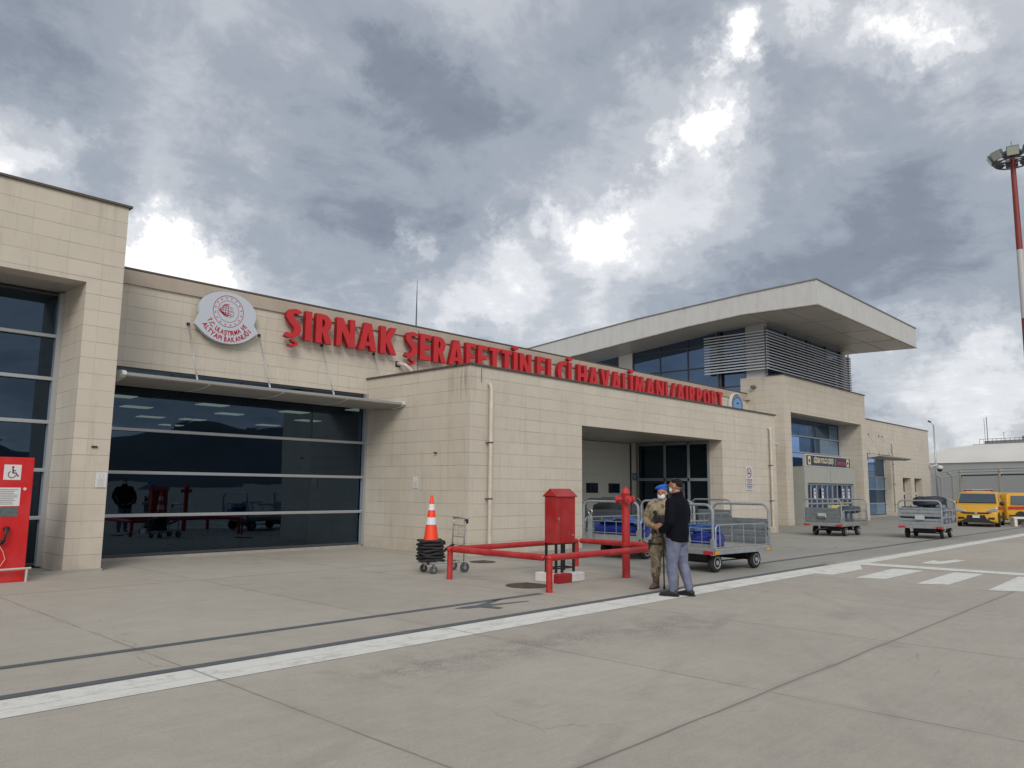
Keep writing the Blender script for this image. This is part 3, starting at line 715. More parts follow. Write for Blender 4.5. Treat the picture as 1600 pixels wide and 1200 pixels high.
# right wing windows
glazing(50.2, 56.0, .1, 4.05, YM+.48, 4, [.86,1.78,2.60], gl=GLASSB, xs=[52.3,54.2])
wall('plinth', [(50.2,56.0,YM+.1,YM+.4,0,.1)], mt=CONC)
for x in (58.35, 60.95):
    f = MB(); f.box(x,x+.06,YM+.4,YM+.48,.25,2.62); f.box(x+1.79,x+1.85,YM+.4,YM+.48,.25,2.62); f.box(x+.06,x+1.79,YM+.38,YM+.48,1.42,1.62); f.box(x+.06,x+1.79,YM+.4,YM+.48,.25,.31); f.box(x+.06,x+1.79,YM+.4,YM+.48,2.56,2.62)
    w = f.build('window', RECM, TB)
    for z0, z1 in ((.31,1.42),(1.62,2.56)):
        p = MB(); p.quad((x+.06,YM+.45,z0),(x+1.79,YM+.45,z0),(x+1.79,YM+.45,z1),(x+.06,YM+.45,z1)); p.build('pane', mat('dark_pane',(.015,.017,.02),.1), w)
wall('interior_wall', [(47,64.4,23,23.2,0,5.7)], mt=INT)
for x, c in ((52.6,(.45,.02,.03)),(54.0,(.5,.2,.05))):
    b = MB(); b.box(x,x+1.1,YM+2.4,YM+3.2,.35,.95); b.box(x,x+1.1,YM+3.0,YM+3.2,.95,1.4); b.build('armchair', mat('armchair_cloth',c,.8), TB, bevel=.05)

# loading recess: roller door, side glazing
b = MB(); ribs = 11
for i in range(ribs):
    z0, z1 = .02+i*3.30/ribs, .02+(i+1)*3.30/ribs; b.box(21.27,24.47,17.0,17.05,z0+.0012,z1-.0012)
door = b.build('roller_door', mat('door_grey_green',(.47,.475,.43),.55,var=.04), TB, bevel=.002)
b = MB(); b.box(21.25,21.27,16.98,17.06,0,3.33); b.box(24.47,24.55,16.98,17.06,0,3.33); b.box(21.27,24.47,16.98,17.06,3.32,3.334); b.build('door_frame', BLACK, door)
for x in (21.78, 23.1):
    b = MB(); b.box(x,x+.68,16.975,17.0,1.47,1.82); w = b.build('door_window', BLACK, door, bevel=.01)
    b = MB(); b.box(x+.05,x+.63,16.968,16.974,1.51,1.78); b.build('pane', mat('dark_glass',(.01,.015,.03),.08), w)
b = MB()
for y in (13.94,14.75,15.75,16.95): b.box(24.90,24.98,y-.04,y+.04,0,3.34)
for z in (.03,1.98,3.30): b.box(24.90,24.98,13.98,16.91,z-.05,z+.05)
sg = b.build('side_glazing', mat('frame_grey_blue',(.22,.24,.26),.45), TB)
b = MB(); b.quad((24.95,13.94,0),(24.95,16.95,0),(24.95,16.95,3.3),(24.95,13.94,3.3)); b.build('pane', GLASS, sg)
b = MB(); b.box(24.87,24.90,14.9,15.6,1.0,1.85); b.build('poster', mat('poster_dull',(.10,.11,.12),.5,var=.8,vscale=7), sg)
wall('interior_wall', [(28.0,28.2,14,17,0,3.3)], mt=mat('interior_dark',(.03,.03,.03),.9))
b = MB(); b.box(23.7,24.5,16.4,16.9,0,1.05); b.box(23.6,24.0,15.9,16.3,0,.9); b.build('cabinet', STEELD, TB, bevel=.02)

# drainpipes
def drain(x, y, ztop, zbot=.25, name='drainpipe', r=.055, foot=True):
    b = MB()
    b.tube([(x,y+.16,ztop),(x,y+.06,ztop+.01),(x,y-.02,ztop-.03),(x,y-.05,ztop-.12),(x,y-.05,zbot)], r, 10)
    p = b.build(name, PIPE, TB, smooth=True, auto=40)
    for z in [ztop-.12-1.35*k for k in range(1, int((ztop-.5)/1.35)+1)]:
        k_ = MB(); k_.lathe([(r+.008,0),(r+.008,.035)], (x,y-.05,z), 'Z', 10); k_.box(x-.075,x-.05,y-.06,y+.05,z,z+.03); k_.build('pipe_clamp', COPING, p)
    if foot:
        k_ = MB(); k_.box(x-.1,x+.1,y-.16,y+.045,.0,zbot); k_.build('pipe_shoe', PIPE, p, bevel=.02)
drain(13.31, YB-.05, 4.15); drain(28.62, YB-.05, 4.03); drain(56.3, YM-.05, 4.95)
b = MB(); b.tube([(13.72,YM+.05,5.12),(13.72,YM-.12,5.12),(13.80,YM-.25,5.08),(13.95,YM-.33,4.95),(14.02,YM-.36,4.62)], .06, 10); b.build('overflow_pipe', PIPE, TB, smooth=True)
b = MB(); b.box(13.64,13.80,YM-.02,YM-.002,5.04,5.2); b.build('pipe_hole', BLACK, TB)
# joint / cable down the wall near second word
b = MB(); b.box(14.42,14.44,YM-.056,YM-.052,5.0,6.2); b.build('cable', BLACK, TB)
b = MB(); b.tube([(13.05,YB-.012,4.5),(13.05,YB-.012,4.16)], .008, 4); b.build('cable', BLACK, TB)
# small flood light on the upper white panel
b = MB(); b.box(35.05,35.28,17.05,17.25,6.55,6.68); b.build('wall_lamp', mat('lamp_grey',(.12,.12,.11),.5), TB, bevel=.02)
b = MB(); b.box(35.12,35.28,17.35,17.55,6.0,6.12); b.build('scupper', PIPE, TB)
b = MB(); b.box(5.12,5.22,YF-.03,YF-.003,2.28,2.31); b.build('anchor', BLACK, TB)
b = MB(); b.box(12.60,12.678,14.55,14.60,2.44,2.47); b.build('anchor', BLACK, TB)

# ================================================================== SIGNS
# condensed heavy letters drawn as outlines (height 1)
def arc(cx, cy, rx, ry, a0, a1, n=10):
    return [(cx+rx*math.cos(R(a0+(a1-a0)*i/n)), cy+ry*math.sin(R(a0+(a1-a0)*i/n))) for i in range(n+1)]
W_ = .172
def ribbon(pts, w):
    L_, R_ = [], []
    for i, p in enumerate(pts):
        a = pts[max(0,i-1)]; c = pts[min(len(pts)-1,i+1)]; t = Vector((c[0]-a[0], c[1]-a[1])).normalized(); nx, ny = -t.y, t.x
        ww = w[i] if isinstance(w, list) else w
        L_.append((p[0]+nx*ww/2, p[1]+ny*ww/2)); R_.append((p[0]-nx*ww/2, p[1]-ny*ww/2))
    return L_+R_[::-1]
def G(ch):
    w = W_
    if ch == 'I': return w, [[(0,0),(w,0),(w,1),(0,1)]]
    if ch == 'L': return .36, [[(0,0),(.36,0),(.36,.16),(w,.16),(w,1),(0,1)]]
    if ch == 'E': return .38, [[(0,0),(.38,0),(.38,.16),(w,.16),(w,.42),(.36,.42),(.36,.58),(w,.58),(w,.84),(.38,.84),(.38,1),(0,1)]]
    if ch == 'F': return .37, [[(0,0),(w,0),(w,.40),(.35,.40),(.35,.56),(w,.56),(w,.84),(.37,.84),(.37,1),(0,1)]]
    if ch == 'T': return .42, [[(.12,0),(.30,0),(.30,.84),(.42,.84),(.42,1),(0,1),(0,.84),(.12,.84)]]
    if ch == 'H': return .50, [[(0,0),(w,0),(w,.42),(.50-w,.42),(.50-w,0),(.50,0),(.50,1),(.50-w,1),(.50-w,.59),(w,.59),(w,1),(0,1)]]
    if ch == 'N': return .54, [[(0,0),(w-.02,0),(w-.02,.56),(.36,0),(.54,0),(.54,1),(.56-w,1),(.56-w,.46),(.18,1),(0,1)]]
    if ch == 'A': return .56, [[(0,0),(.175,0),(.205,.17),(.355,.17),(.385,0),(.56,0),(.385,1),(.175,1)], [(.232,.32),(.28,.66),(.328,.32)]]
    if ch == 'V': return .54, [[(.19,0),(.35,0),(.54,1),(.36,1),(.27,.40),(.18,1),(0,1)]]
    if ch == 'K': return .53, [[(0,0),(w,0),(w,.40),(.335,0),(.53,0),(.325,.52),(.52,1),(.335,1),(w,.64),(w,1),(0,1)]]
    if ch == 'M': return .66, [[(0,0),(.15,0),(.19,.58),(.29,0),(.37,0),(.47,.58),(.51,0),(.66,0),(.58,1),(.42,1),(.33,.50),(.24,1),(.08,1)]]
    if ch == '/': return .36, [[(-.02,-.02),(.13,-.02),(.38,1.0),(.23,1.0)]]
    if ch == 'C': return .42, [ [(.42,.99)]+arc(.34,.5,.34,.515,78,282,16)+[(.42,.01),(.42,.20)]+arc(.35,.5,.17,.33,285,75,12)+[(.42,.80)] ]
    if ch == 'O': return .58, [arc(.29,.5,.29,.515,0,360,24)[:-1], arc(.29,.5,.105,.32,0,360,20)[:-1]]
    if ch == 'P': return .43, [[(0,0),(w,0),(w,.36)]+arc(.21,.68,.225,.32,-90,90,10)+[(0,1)], [(w,.53)]+arc(w,.68,.075,.155,-80,80,6)+[(w,.83)]]
    if ch == 'R': return .47, [[(0,0),(w,0),(w,.40),(.28,0),(.47,0),(.33,.40)]+arc(.21,.69,.225,.31,-58,90,10)+[(0,1)], [(w,.54)]+arc(w,.69,.075,.145,-80,80,6)+[(w,.83)]]
    if ch == 'S':
        c = [(.37,.86),(.32,.90),(.24,.92),(.15,.89),(.095,.80),(.10,.70),(.16,.60),(.235,.51),(.30,.41),(.315,.29),(.28,.18),(.20,.10),(.10,.08),(.02,.12)]
        return .40, [ribbon(c, [.155,.16,.16,.17,.18,.185,.19,.195,.19,.185,.175,.165,.16,.155])]
    return .2, []
def letter_polys(ch):
    base = {'Ş':'S','İ':'I','Ç':'C','Ğ':'G','I':'I'}.get(ch, ch)
    w, P = G(base); P = [list(p) for p in P]
    if ch == 'İ': P.append([(w/2+.115*math.cos(R(a)), 1.16+.105*math.sin(R(a))) for a in range(45,405,45)])
    if ch in 'ŞÇ':
        cx = w/2
        P.append(ribbon([(cx-.01,-.02),(cx+.0,-.08),(cx+.09,-.12),(cx+.10,-.19),(cx+.03,-.235),(cx-.09,-.235)], [.07,.07,.085,.085,.08,.07]))
    return w, P
def letter_mesh(ch, depth):
    w, P = letter_polys(ch)
    cu = D.curves.new('l', 'CURVE'); cu.dimensions = '2D'; cu.fill_mode = 'BOTH'; cu.extrude = depth/2; cu.bevel_depth = 0
    for p in P:
        s = cu.splines.new('POLY'); s.points.add(len(p)-1)
        for i, (x, y) in enumerate(p): s.points[i].co = (x, y, 0, 1)
        s.use_cyclic_u = True
    o = D.objects.new('l', cu); COL.objects.link(o); dg = bpy.context.evaluated_depsgraph_get(); dg.update()
    me = D.meshes.new_from_object(o.evaluated_get(dg)); D.objects.remove(o); D.curves.remove(cu)
    return w, me
ns = thing('airport_name_sign', 'big red raised letters reading ŞIRNAK ŞERAFETTİN ELÇİ HAVALİMANI /AIRPORT along the wall top', 'sign', (0,0,0))
HL, YL, ZL = .77, 17.36, 5.315
for word, x0, x1 in (('ŞIRNAK',9.94,13.46),('ŞERAFETTİN',13.78,19.20),('ELÇİ',19.48,21.36),('HAVALİMANI',21.70,27.72),('/AIRPORT',27.95,32.40)):
    gl = [letter_mesh(c, .135/HL) for c in word]; gap = .115
    if word == 'ŞERAFETTİN': gap = .095
    tot = sum(g[0] for g in gl) + gap*(len(word)-1); sx = (x1-x0)/tot; x = x0
    for ch, (w, me) in zip(word, gl):
        b = MB(); b.mesh(me, face_frame(x, YL, ZL, 0, sx, HL) @ Matrix.Diagonal((1,1,HL,1)))
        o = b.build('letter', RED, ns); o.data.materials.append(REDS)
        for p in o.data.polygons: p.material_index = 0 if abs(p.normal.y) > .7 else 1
        x += (w+gap)*sx
for x in (10.5,12.2,15,17.5,20.4,24,26.5,29,31.5):
    b = MB(); b.box(x,x+.05,17.45,17.568,5.4,5.44); b.box(x,x+.05,17.45,17.568,5.9,5.94); b.build('standoff', ALU, ns)

# ministry emblem
EMW = mat('emblem_white', (.50,.54,.60), .35)
EMR = mat('emblem_red', (.40,.01,.03), .5)
es = thing('ministry_emblem_sign', 'white egg shaped emblem board with red stars, globe and curved red lettering', 'sign', (8.45, 17.42, 5.72))
b = MB()
poly = []
tongue = [(math.cos(R(a)), math.sin(R(a))) for a in [208+ (332-208)*i/18 for i in range(19)]]
el = [(.72*math.cos(R(a)), -.04+.51*math.sin(R(a))) for a in range(-22, 203, 9)]
poly = el + [(.90*c if i in (0,18) else (.87-.09*math.sin(math.pi*i/18))*c, (.90 if i in (0,18) else (.87-.09*math.sin(math.pi*i/18)))*s) for i, (c, s) in enumerate(tongue)]
b.prism(poly, -.05, .05, 'Y'); board = b.build('board', EMW, es, bevel=.006)
def ringstrip(b, r, w, y=-.054, n=48, sx=1.0, cx=0, cz=0, a0=0, a1=360):
    for i in range(n):
        A0, A1 = R(a0+(a1-a0)*i/n), R(a0+(a1-a0)*(i+1)/n)
        b.quad((cx+sx*(r-w)*math.cos(A0),y,cz+(r-w)*math.sin(A0)), (cx+sx*(r-w)*math.cos(A1),y,cz+(r-w)*math.sin(A1)), (cx+sx*r*math.cos(A1),y,cz+r*math.sin(A1)), (cx+sx*r*math.cos(A0),y,cz+r*math.sin(A0)))
b = MB(); ringstrip(b, .385, .014); ringstrip(b, .265, .009); b.build('ring', EMR, es)
for i in range(16):
    b = MB(); a = R(90+360*(i+.5)/16); cx, cz = .327*math.cos(a), .327*math.sin(a)
    pts = [(cx+(.026 if k%2==0 else .011)*math.cos(R(90+36*k)), -.055, cz+(.026 if k%2==0 else .011)*math.sin(R(90+36*k))) for k in range(10)]
    b.bm.faces.new([b.bm.verts.new(p) for p in pts]); b.build('star', EMR, es)
b = MB()
def ribz(pts, w, y=-.055):
    P = ribbon(pts, w); n = len(P)//2
    for i in range(n-1): b.quad(*[(q[0],y,q[1]) for q in (P[i],P[i+1],P[-2-i],P[-1-i])])
gcx, gcz, gr = -.03, .02, .15
for k in (-.11,-.06,0,.055,.105):
    hw = math.sqrt(max(0,gr*gr-k*k)); ribz([(gcx-hw, gcz+k),(gcx-hw*.3,gcz+k+.006),(gcx+hw*.35,gcz+k)], .011)
for k in (-.75,-.3,.12): ribz([(gcx+gr*k*math.sin(R(a)), gcz+gr*math.cos(R(a))) for a in range(15,170,15)], .011)
ribz([(gcx+gr*math.cos(R(a)), gcz+gr*math.sin(R(a))) for a in range(70,295,15)], .012)
ribz([(-.21,.06),(-.215,.0),(-.16,-.05),(-.06,-.085),(.04,-.10),(.15,-.09)], [.02,.045,.04,.028,.02,.006])
ribz([(-.0,-.0),(.08,-.005),(.15,.0)], [.012,.008,.004]); ribz([(-.02,-.05),(.08,-.055),(.16,-.05)], [.012,.008,.004]); ribz([(.0,.11),(.08,.11)], .006); ribz([(.02,-.14),(.1,-.135)], .006)
ribz([(.085+.036*math.cos(R(a)), .05+.036*math.sin(R(a))) for a in range(50,315,20)], .011)
b.bm.faces.new([b.bm.verts.new((.115+(.014 if k%2==0 else .006)*math.cos(R(36*k)), -.055, .05+(.014 if k%2==0 else .006)*math.sin(R(36*k)))) for k in range(10)])
b.build('globe', EMR, es)
def arctext(s, rad, size, a0, a1, y, parent, mt, name='lettering', bold=.012, xs=1.0, flip=False):
    b = MB(); ws = []
    for ch in s:
        me = text_mesh(ch, size, 0, bold*size, 'LEFT') if ch != ' ' else None
        w = (max((v.co.x for v in me.vertices), default=0)-min((v.co.x for v in me.vertices), default=0)) if me else size*.28
        ws.append((me, w))
    gap = size*.10; tot = sum(w for _, w in ws)+gap*(len(ws)-1); x = 0
    for me, w in ws:
        t = (x+w/2)/tot; a = a0+(a1-a0)*t
        if me:
            mn = min(v.co.x for v in me.vertices)
            rot = (R(a)+math.pi/2) if not flip else (R(a)-math.pi/2)
            M = face_frame(rad*math.cos(R(a)), y, rad*math.sin(R(a)), rot, abs(math.radians(a1-a0))*rad/tot, 1.0)
            b.mesh(me, M @ Matrix.Translation((-mn-w/2, 0, 0)))
        x += w+gap
    return b.build(name, mt, parent)
arctext('T.C. ULAŞTIRMA VE', .575, .155, 207, 328, -.056, es, EMR, bold=.03)
arctext('ALTYAPI BAKANLIĞI', .735, .16, 212, 325, -.056, es, EMR, bold=.03)

# round blue authority emblem
bs = thing('round_emblem_sign', 'round blue and white aviation emblem right of the last red letter', 'sign', (33.95, 17.40, 5.60))
b = MB(); b.lathe([(.62,0),(.62,.15)], (0,-.02,0), 'Y', 40); b.build('board', WHITE, bs, smooth=True, auto=40)
b = MB(); ringstrip(b, .56, .20, -.024); b.build('ring', mat('emblem_navy',(.03,.07,.14),.5), bs)
b = MB(); b.lathe([(.38,0),(.38,.004)], (0,-.028,0), 'Y', 36); b.build('disc', mat('emblem_sky',(.14,.32,.60),.5), bs)
arctext('DEVLET HAVA MEYDANLARI', .43, .12, 195, -15, -.03, bs, WHITE, bold=.02, flip=True)
b = MB(); b.prism([(-.16,.10),(0,.13),(.16,.10),(.03,.09),(.02,.17),(-.02,.17),(-.03,.09)], -.034, -.030, 'Y'); b.build('aircraft', INK, bs)
b = MB(); b.prism([(-.07,-.35),(-.02,.0),(.02,.0),(.07,-.35),(.2,-.25),(.12,-.2),(0,-.3),(-.12,-.2),(-.2,-.25)], -.034, -.030, 'Y'); b.build('tower_mark', mat('emblem_khaki',(.25,.26,.12),.6), bs)

# departures sign over the portal
xs_ = thing('entrance_sign', 'dark framed sign with cream and pink lettering over the glass entrance portal', 'sign', (40.9, 15.86, 2.83))
b = MB(); b.box(-2.98,2.98,0,.16,0,.62); fr = b.build('frame', mat('sign_frame',(.50,.48,.44),.5), xs_, bevel=.01)
b = MB(); b.box(-2.9,2.9,-.006,-.001,.06,.56); b.build('panel', mat('sign_navy',(.035,.035,.06),.5), xs_)
CR = mat('sign_cream', (.58,.53,.38), .5); PK = mat('sign_pink', (.42,.03,.08), .5)
me = text_mesh('GİDEN YOLCU ÇIKIŞI', .26, 0, .012); b = MB(); b.mesh(me, face_frame(-.72,-.009,.22,0,1.0,1.35)); b.build('lettering', CR, xs_)
b = MB(); b.box(.82,.85,-.009,-.007,.12,.50); b.build('divider', CR, xs_)
me = text_mesh('DEPARTURES', .20, 0, .010); b = MB(); b.mesh(me, face_frame(1.65,-.009,.20,0,.98,1.0)); b.build('lettering', PK, xs_)
for x in (-2.55, 2.55):
    b = MB(); b.box(x-.17,x+.17,-.011,-.007,.10,.52); p = b.build('pictogram', CR, xs_)
    b = MB(); b.prism([(x-.1,.36),(x+.1,.36),(x+.1,.30),(x,.18),(x-.1,.30)], -.015, -.012, 'Y'); b.build('arrow', INK, p)

# no smoking sign
nsn = thing('no_smoking_sign', 'tall white no smoking sign with crossed cigarette on tiled wall', 'sign', (26.9, 13.40, 1.62))
b = MB(); b.box(-.27,.27,-.015,0,0,.88); b.build('board', mat('sign_white',(.60,.56,.57),.4), nsn, bevel=.004)
b = MB(); ringstrip(b, .19, .028, -.018, 32, cz=.64); MRN = mat('sign_maroon',(.10,.008,.03),.5)
b.quad((-.135,-.0185,.76),(-.11,-.0185,.785),(.135,-.0185,.52),(.11,-.0185,.495)); b.build('prohibition_ring', MRN, nsn)
b = MB(); b.box(-.13,.10,-.0205,-.019,.60,.635); b.tube([(.09,-.02,.66),(.07,-.02,.69),(.10,-.02,.71),(.08,-.02,.74)], .008, 4); b.build('cigarette', INK, nsn)
for i, (s_, z, c) in enumerate((('SİGARA İÇMEK',.355,MRN),('YASAKTIR',.275,MRN),('NO SMOKING',.195,MRN),('4207 SAYILI KANUN',.12,mat('sign_blue',(.03,.12,.3),.5)),('UYARINCA',.06,mat('sign_blue',(.03,.12,.3),.5)))):
    me = text_mesh(s_, .075, 0, .002); w = max(v.co.x for v in me.vertices)*2; b = MB(); b.mesh(me, face_frame(0,-.018,z,0,min(1,.46/w),.9)); b.build('lettering', c, nsn)

def paper(x, y, z, w, h, axis, label, circ=False):
    n = thing('wall_notice', label, 'notice', (x, y, z), 0 if axis == 'Y' else -math.pi/2)
    b = MB(); b.box(-w/2,w/2,-.006,0,0,h); b.build('sheet', LINEN, n)
    b = MB()
    for k in range(7):
        zz = h*.08+k*h*.075; ww = w*random.uniform(.25,.38); b.box(-ww,ww,-.008,-.0065,zz,zz+h*.018)
    b.build('print', mat('print_grey',(.35,.35,.36),.7), n)
    if circ:
        b = MB(); ringstrip(b, w*.22, w*.03, -.008, 20, cz=h*.76); b.build('emblem', mat('print_grey',(.35,.35,.36),.7), n)
paper(5.33, 15.675, 1.54, .20, .28, 'Y', 'white paper notice taped to the tiled pillar right of the red phone kiosk', True)
paper(12.672, 15.35, 1.58, .20, .29, 'X', 'white paper notice on the shaded side wall behind the traffic cones')
dn = thing('recess_notice', 'small blue notice on the wall strip between roller door and glazing', 'notice', (24.77, 17.0, 1.95))
b = MB(); b.box(-.13,.13,-.012,0,0,.27); b.build('sheet', mat('notice_blue',(.05,.12,.2),.5), dn)
b = MB(); b.box(-.08,.06,-.015,-.013,.12,.2); b.box(-.08,.09,-.015,-.013,.05,.07); b.build('print', mat('notice_pale',(.3,.4,.45),.5), dn)

# security camera at the far corner
scm = thing('security_camera', 'white dome camera on a bracket at the far corner of the right wing', 'camera', (64.95, 17.45, 3.6))
b = MB(); b.box(-.35,-.03,-.08,.1,-.12,.12); b.build('junction_box', PIPE, scm, bevel=.02)
b = MB(); b.tube([(-.05,0,.0),(.9,-.1,.12),(1.35,-.2,.05)], .05, 8); b.build('arm', WHITE, scm, smooth=True)
b = MB(); b.lathe([(.02,.1),(.2,.05),(.24,-.1),(.22,-.2)], (1.35,-.2,0), 'Z', 16); b.build('housing', WHITE, scm, smooth=True)
b = MB(); b.lathe([(.2,-.2),(.17,-.32),(.05,-.4)], (1.35,-.2,0), 'Z', 16); b.build('dome', BLACK, scm, smooth=True)
# lightning rod on the roof
lr = thing('lightning_rod', 'thin metal rod standing on the roof edge above the second word', 'antenna', (14.72, 18.0, 6.05))
b = MB(); b.tube([(0,0,0),(0,0,1.0),(0,0,1.84)], [.022,.018,.006], 6); b.build('rod', ALUD, lr)
b = MB(); b.box(-.1,.1,-.1,.1,0,.08); b.build('base', CONC, lr)

# ================================================================== RED KIOSK
kk = thing('help_phone_kiosk', 'bright red accessible help phone kiosk with wheelchair symbol and notice', 'phone kiosk', (3.0, 14.8, 0))
b = MB(); b.box(-.9,.97,0,.45,0,2.03); kb = b.build('cabinet', REDK, kk, bevel=.012)
def wheel_sym(cx, cz, s, parent):
    p = MB(); p.box(cx-s,cx+s,-.008,-.001,cz-s,cz+s); pl = p.build('symbol_plate', LINEN, parent, bevel=.002)
    q = MB(); MR = mat('symbol_maroon2',(.14,.01,.02),.5)
    q.lathe([(s*.14,-.012),(s*.14,-.009)], (cx-.0*s,0,cz+s*.68), 'Y', 12)
    def seg(a, c, w):
        a, c = Vector(a), Vector(c); t = (c-a).normalized(); n = Vector((-t.y,t.x))*w
        q.quad(*[(cx+s*v_.x,-.0115,cz+s*v_.y) for v_ in (a+n,c+n,c-n,a-n)])
    seg((0,.5),(.04,-.1),.08); seg((.02,.22),(.36,.22),.06); seg((.0,-.08),(.42,-.08),.07); seg((.38,-.06),(.62,-.5),.07); seg((.58,-.5),(.76,-.42),.06)
    for k in range(14):
        a0, a1 = R(115+k*17), R(115+(k+1)*17)
        q.quad(*[(cx+s*(-.06+rr*math.cos(a)),-.0112,cz+s*(-.28+rr*math.sin(a))) for rr, a in ((.48,a0),(.48,a1),(.38,a1),(.38,a0))])
    q.build('wheelchair_symbol', MR, pl)
wheel_sym(.66, 1.78, .125, kk)
wheel_sym(-.02+.2, 1.78, .125, kk)
b = MB(); b.box(.46,.80,-.006,-.001,1.23,1.53); b.build('instruction_plate', LINEN, kk)
b = MB()
for k in range(9):
    w = random.uniform(.10,.145); b.box(.63-.145,.63-.145+w*2,-.0085,-.0065,1.26+k*.029,1.268+k*.029)
b.build('print', mat('print_dark',(.12,.12,.12),.7), kk)
b = MB(); b.box(.45,.79,-.005,-.001,1.06,1.215); b.build('grey_plate', mat('plate_green_grey',(.10,.12,.12),.4,var=.3,vscale=14), kk)
b = MB(); b.tube([(.66,-.05,.88),(.63,-.09,.84),(.62,-.10,.76),(.61,-.09,.68),(.58,-.05,.64)], [.03,.026,.02,.026,.032], 8); b.ball((.64,-.05,.87),.05,.04,.035); b.ball((.58,-.05,.65),.04,.04,.035); b.build('handset', BLACK, kk, smooth=True)
b = MB(); b.lathe([(.04,-.03),(.04,0)], (.44,0,.83), 'Y', 12); b.build('call_button', CR, kk, smooth=True, auto=40)
b = MB(); b.tube([(.45,-.02,.80),(.52,-.05,.66),(.62,-.05,.50),(.66,-.04,.38),(.60,-.04,.27),(.50,-.04,.28),(.49,-.04,.40),(.56,-.04,.52)], .006, 5); b.build('cord', CR, kk, smooth=True)
b = MB(); b.tube([(.45,-.12,.18),(-1,-.12,.10)], .018, 6); b.build('foot_rail', WHITE, kk)
b = MB(); b.tube([(-.9,-.10,.20),(.98,-.10,.22),(1.03,-.10,.22)], .02, 6); b.tube([(.97,-.10,.22),(.97,-.10,0)], .02, 6); b.build('front_rail', PIPE, kk)
b = MB(); b.lathe([(.025,-.006),(.025,0)], (.86,0,1.51), 'Y', 8); b.build('bolt', WHITE, kk)

# ================================================================== PIPE RAILING, HYDRANT, CABINET
rl = thing('pipe_railing', 'low red pipe railing round the hydrant and the hose cabinet', 'railing', (9.38, 8.05, 0))
XL, XR_, YN, YFa = 0, 3.62, 0, 2.33
for p in ((0,0),(0.02,YFa),(3.58,YFa),(3.62,0.0)):
    b = MB(); b.tube([(p[0],p[1],0),(p[0],p[1],.50)], .052, 12); b.build('post', REDP, rl, smooth=True, auto=40)
zr = .53
def rail(a, c): 
    b = MB(); b.tube([a, c], .053, 14); b.ball(a,.054,.054,.054,12); b.ball(c,.054,.054,.054,12); b.build('rail', REDP, rl, smooth=True, auto=50)
rail((0,0,zr),(3.62,0,zr)); rail((0,YFa,zr-.01),(3.58,YFa,zr-.01)); rail((0,0.14,zr-.005),(0.01,YFa-.13,zr-.005)); rail((3.59,.14,zr),(3.585,YFa-.14,zr))

hy = thing('fire_hydrant', 'tall red pillar fire hydrant inside the pipe railing', 'hydrant', (11.97, 8.42, 0), R(-38))
b = MB(); b.lathe([(.072,0),(.072,1.30)], n=20); b.build('barrel', REDP, hy, smooth=True, auto=40)
b = MB(); b.lathe([(.100,.575),(.100,.62)], n=20); b.lathe([(.080,1.30),(.080,1.315)], n=20); b.build('flange', REDP, hy, smooth=True, auto=40)
b = MB(); b.lathe([(.074,1.315),(.076,1.50),(.084,1.52),(.090,1.53),(.088,1.545),(.074,1.56),(.062,1.60),(.045,1.625),(.03,1.63),(.03,1.65),(.012,1.652)], n=20); b.build('bonnet', REDP, hy, smooth=True, auto=35)
for a in (155, 25, 270):
    q = Matrix.Rotation(R(a), 3, 'Z'); b = MB()
    for p0, p1 in (((.05,.055),(.13,.055)),((.13,.07),(.175,.07)),((.175,.03),(.20,.03))):
        b.lathe([(p0[1],p0[0]),(p1[1],p1[0])], (0,0,1.42), 'X', 14, mtx=q)
    b.build('nozzle_cap', REDP, hy, smooth=True, auto=40)

cb_ = thing('hose_cabinet', 'dark red fire hose cabinet with pitched lid on black legs and painted plinth', 'cabinet', (10.68,8.92,0), 0)
pw_, pd_ = .35, .28
b = MB(); b.box(-pw_,pw_,-pd_,pd_,0,.155); b.jitter(.004); b.build('plinth', WPAINT, cb_, bevel=.018)
b = MB(); b.box(-pw_-.003,.0,-pd_-.003,-pd_+.14,.0,.158); b.build('plinth_stripe', REDC, cb_, bevel=.015)
b = MB()
for x in (-.24,-.08,.24): b.box(x-.018,x+.018,-.13,-.094,.155,.66)
for x in (-.24,.24): b.box(x-.018,x+.018,.094,.13,.155,.66)
b.box(-.222,.222,-.125,-.099,.22,.245); b.box(-.222,.222,.099,.125,.22,.245); b.box(-.255,-.225,-.094,.094,.22,.245); b.box(.225,.255,-.094,.094,.22,.245); b.box(-.258,.258,-.134,.134,.64,.66)
b.build('legs', BLACK, cb_)
bz0, bz1, zt = .66, 1.47, 1.605
b = MB(); b.box(-.26,.26,-.135,.135,bz0,bz1); bd = b.build('body', REDC, cb_, bevel=.006)
b = MB(); b.prism([(-.165,bz1-.012),(-.165,bz1+.006),(0,zt),(.165,bz1+.006),(.165,bz1-.012),(.1,bz1+.003),(-.1,bz1+.003)], -.285, .285, 'X'); b.build('lid', REDC, cb_, bevel=.004)
b = MB(); b.box(-.135,-.131,-.1375,-.1355,bz0+.02,bz1-.03); b.build('door_seam', BLACK, bd)
b = MB(); b.lathe([(.018,-.155),(.018,-.136)], (-.215,0,1.08), 'Y', 10); b.box(-.219,-.211,-.16,-.155,1.04,1.12); b.build('latch', CHROME, bd)
b = MB(); b.lathe([(.018,-.155),(.018,-.136)], (.18,0,.79), 'Y', 10); b.build('lock', CHROME, bd)
b = MB(); b.box(-.08,.16,-.1395,-.1365,.88,1.02); b.build('embossed_plate', REDC, bd)

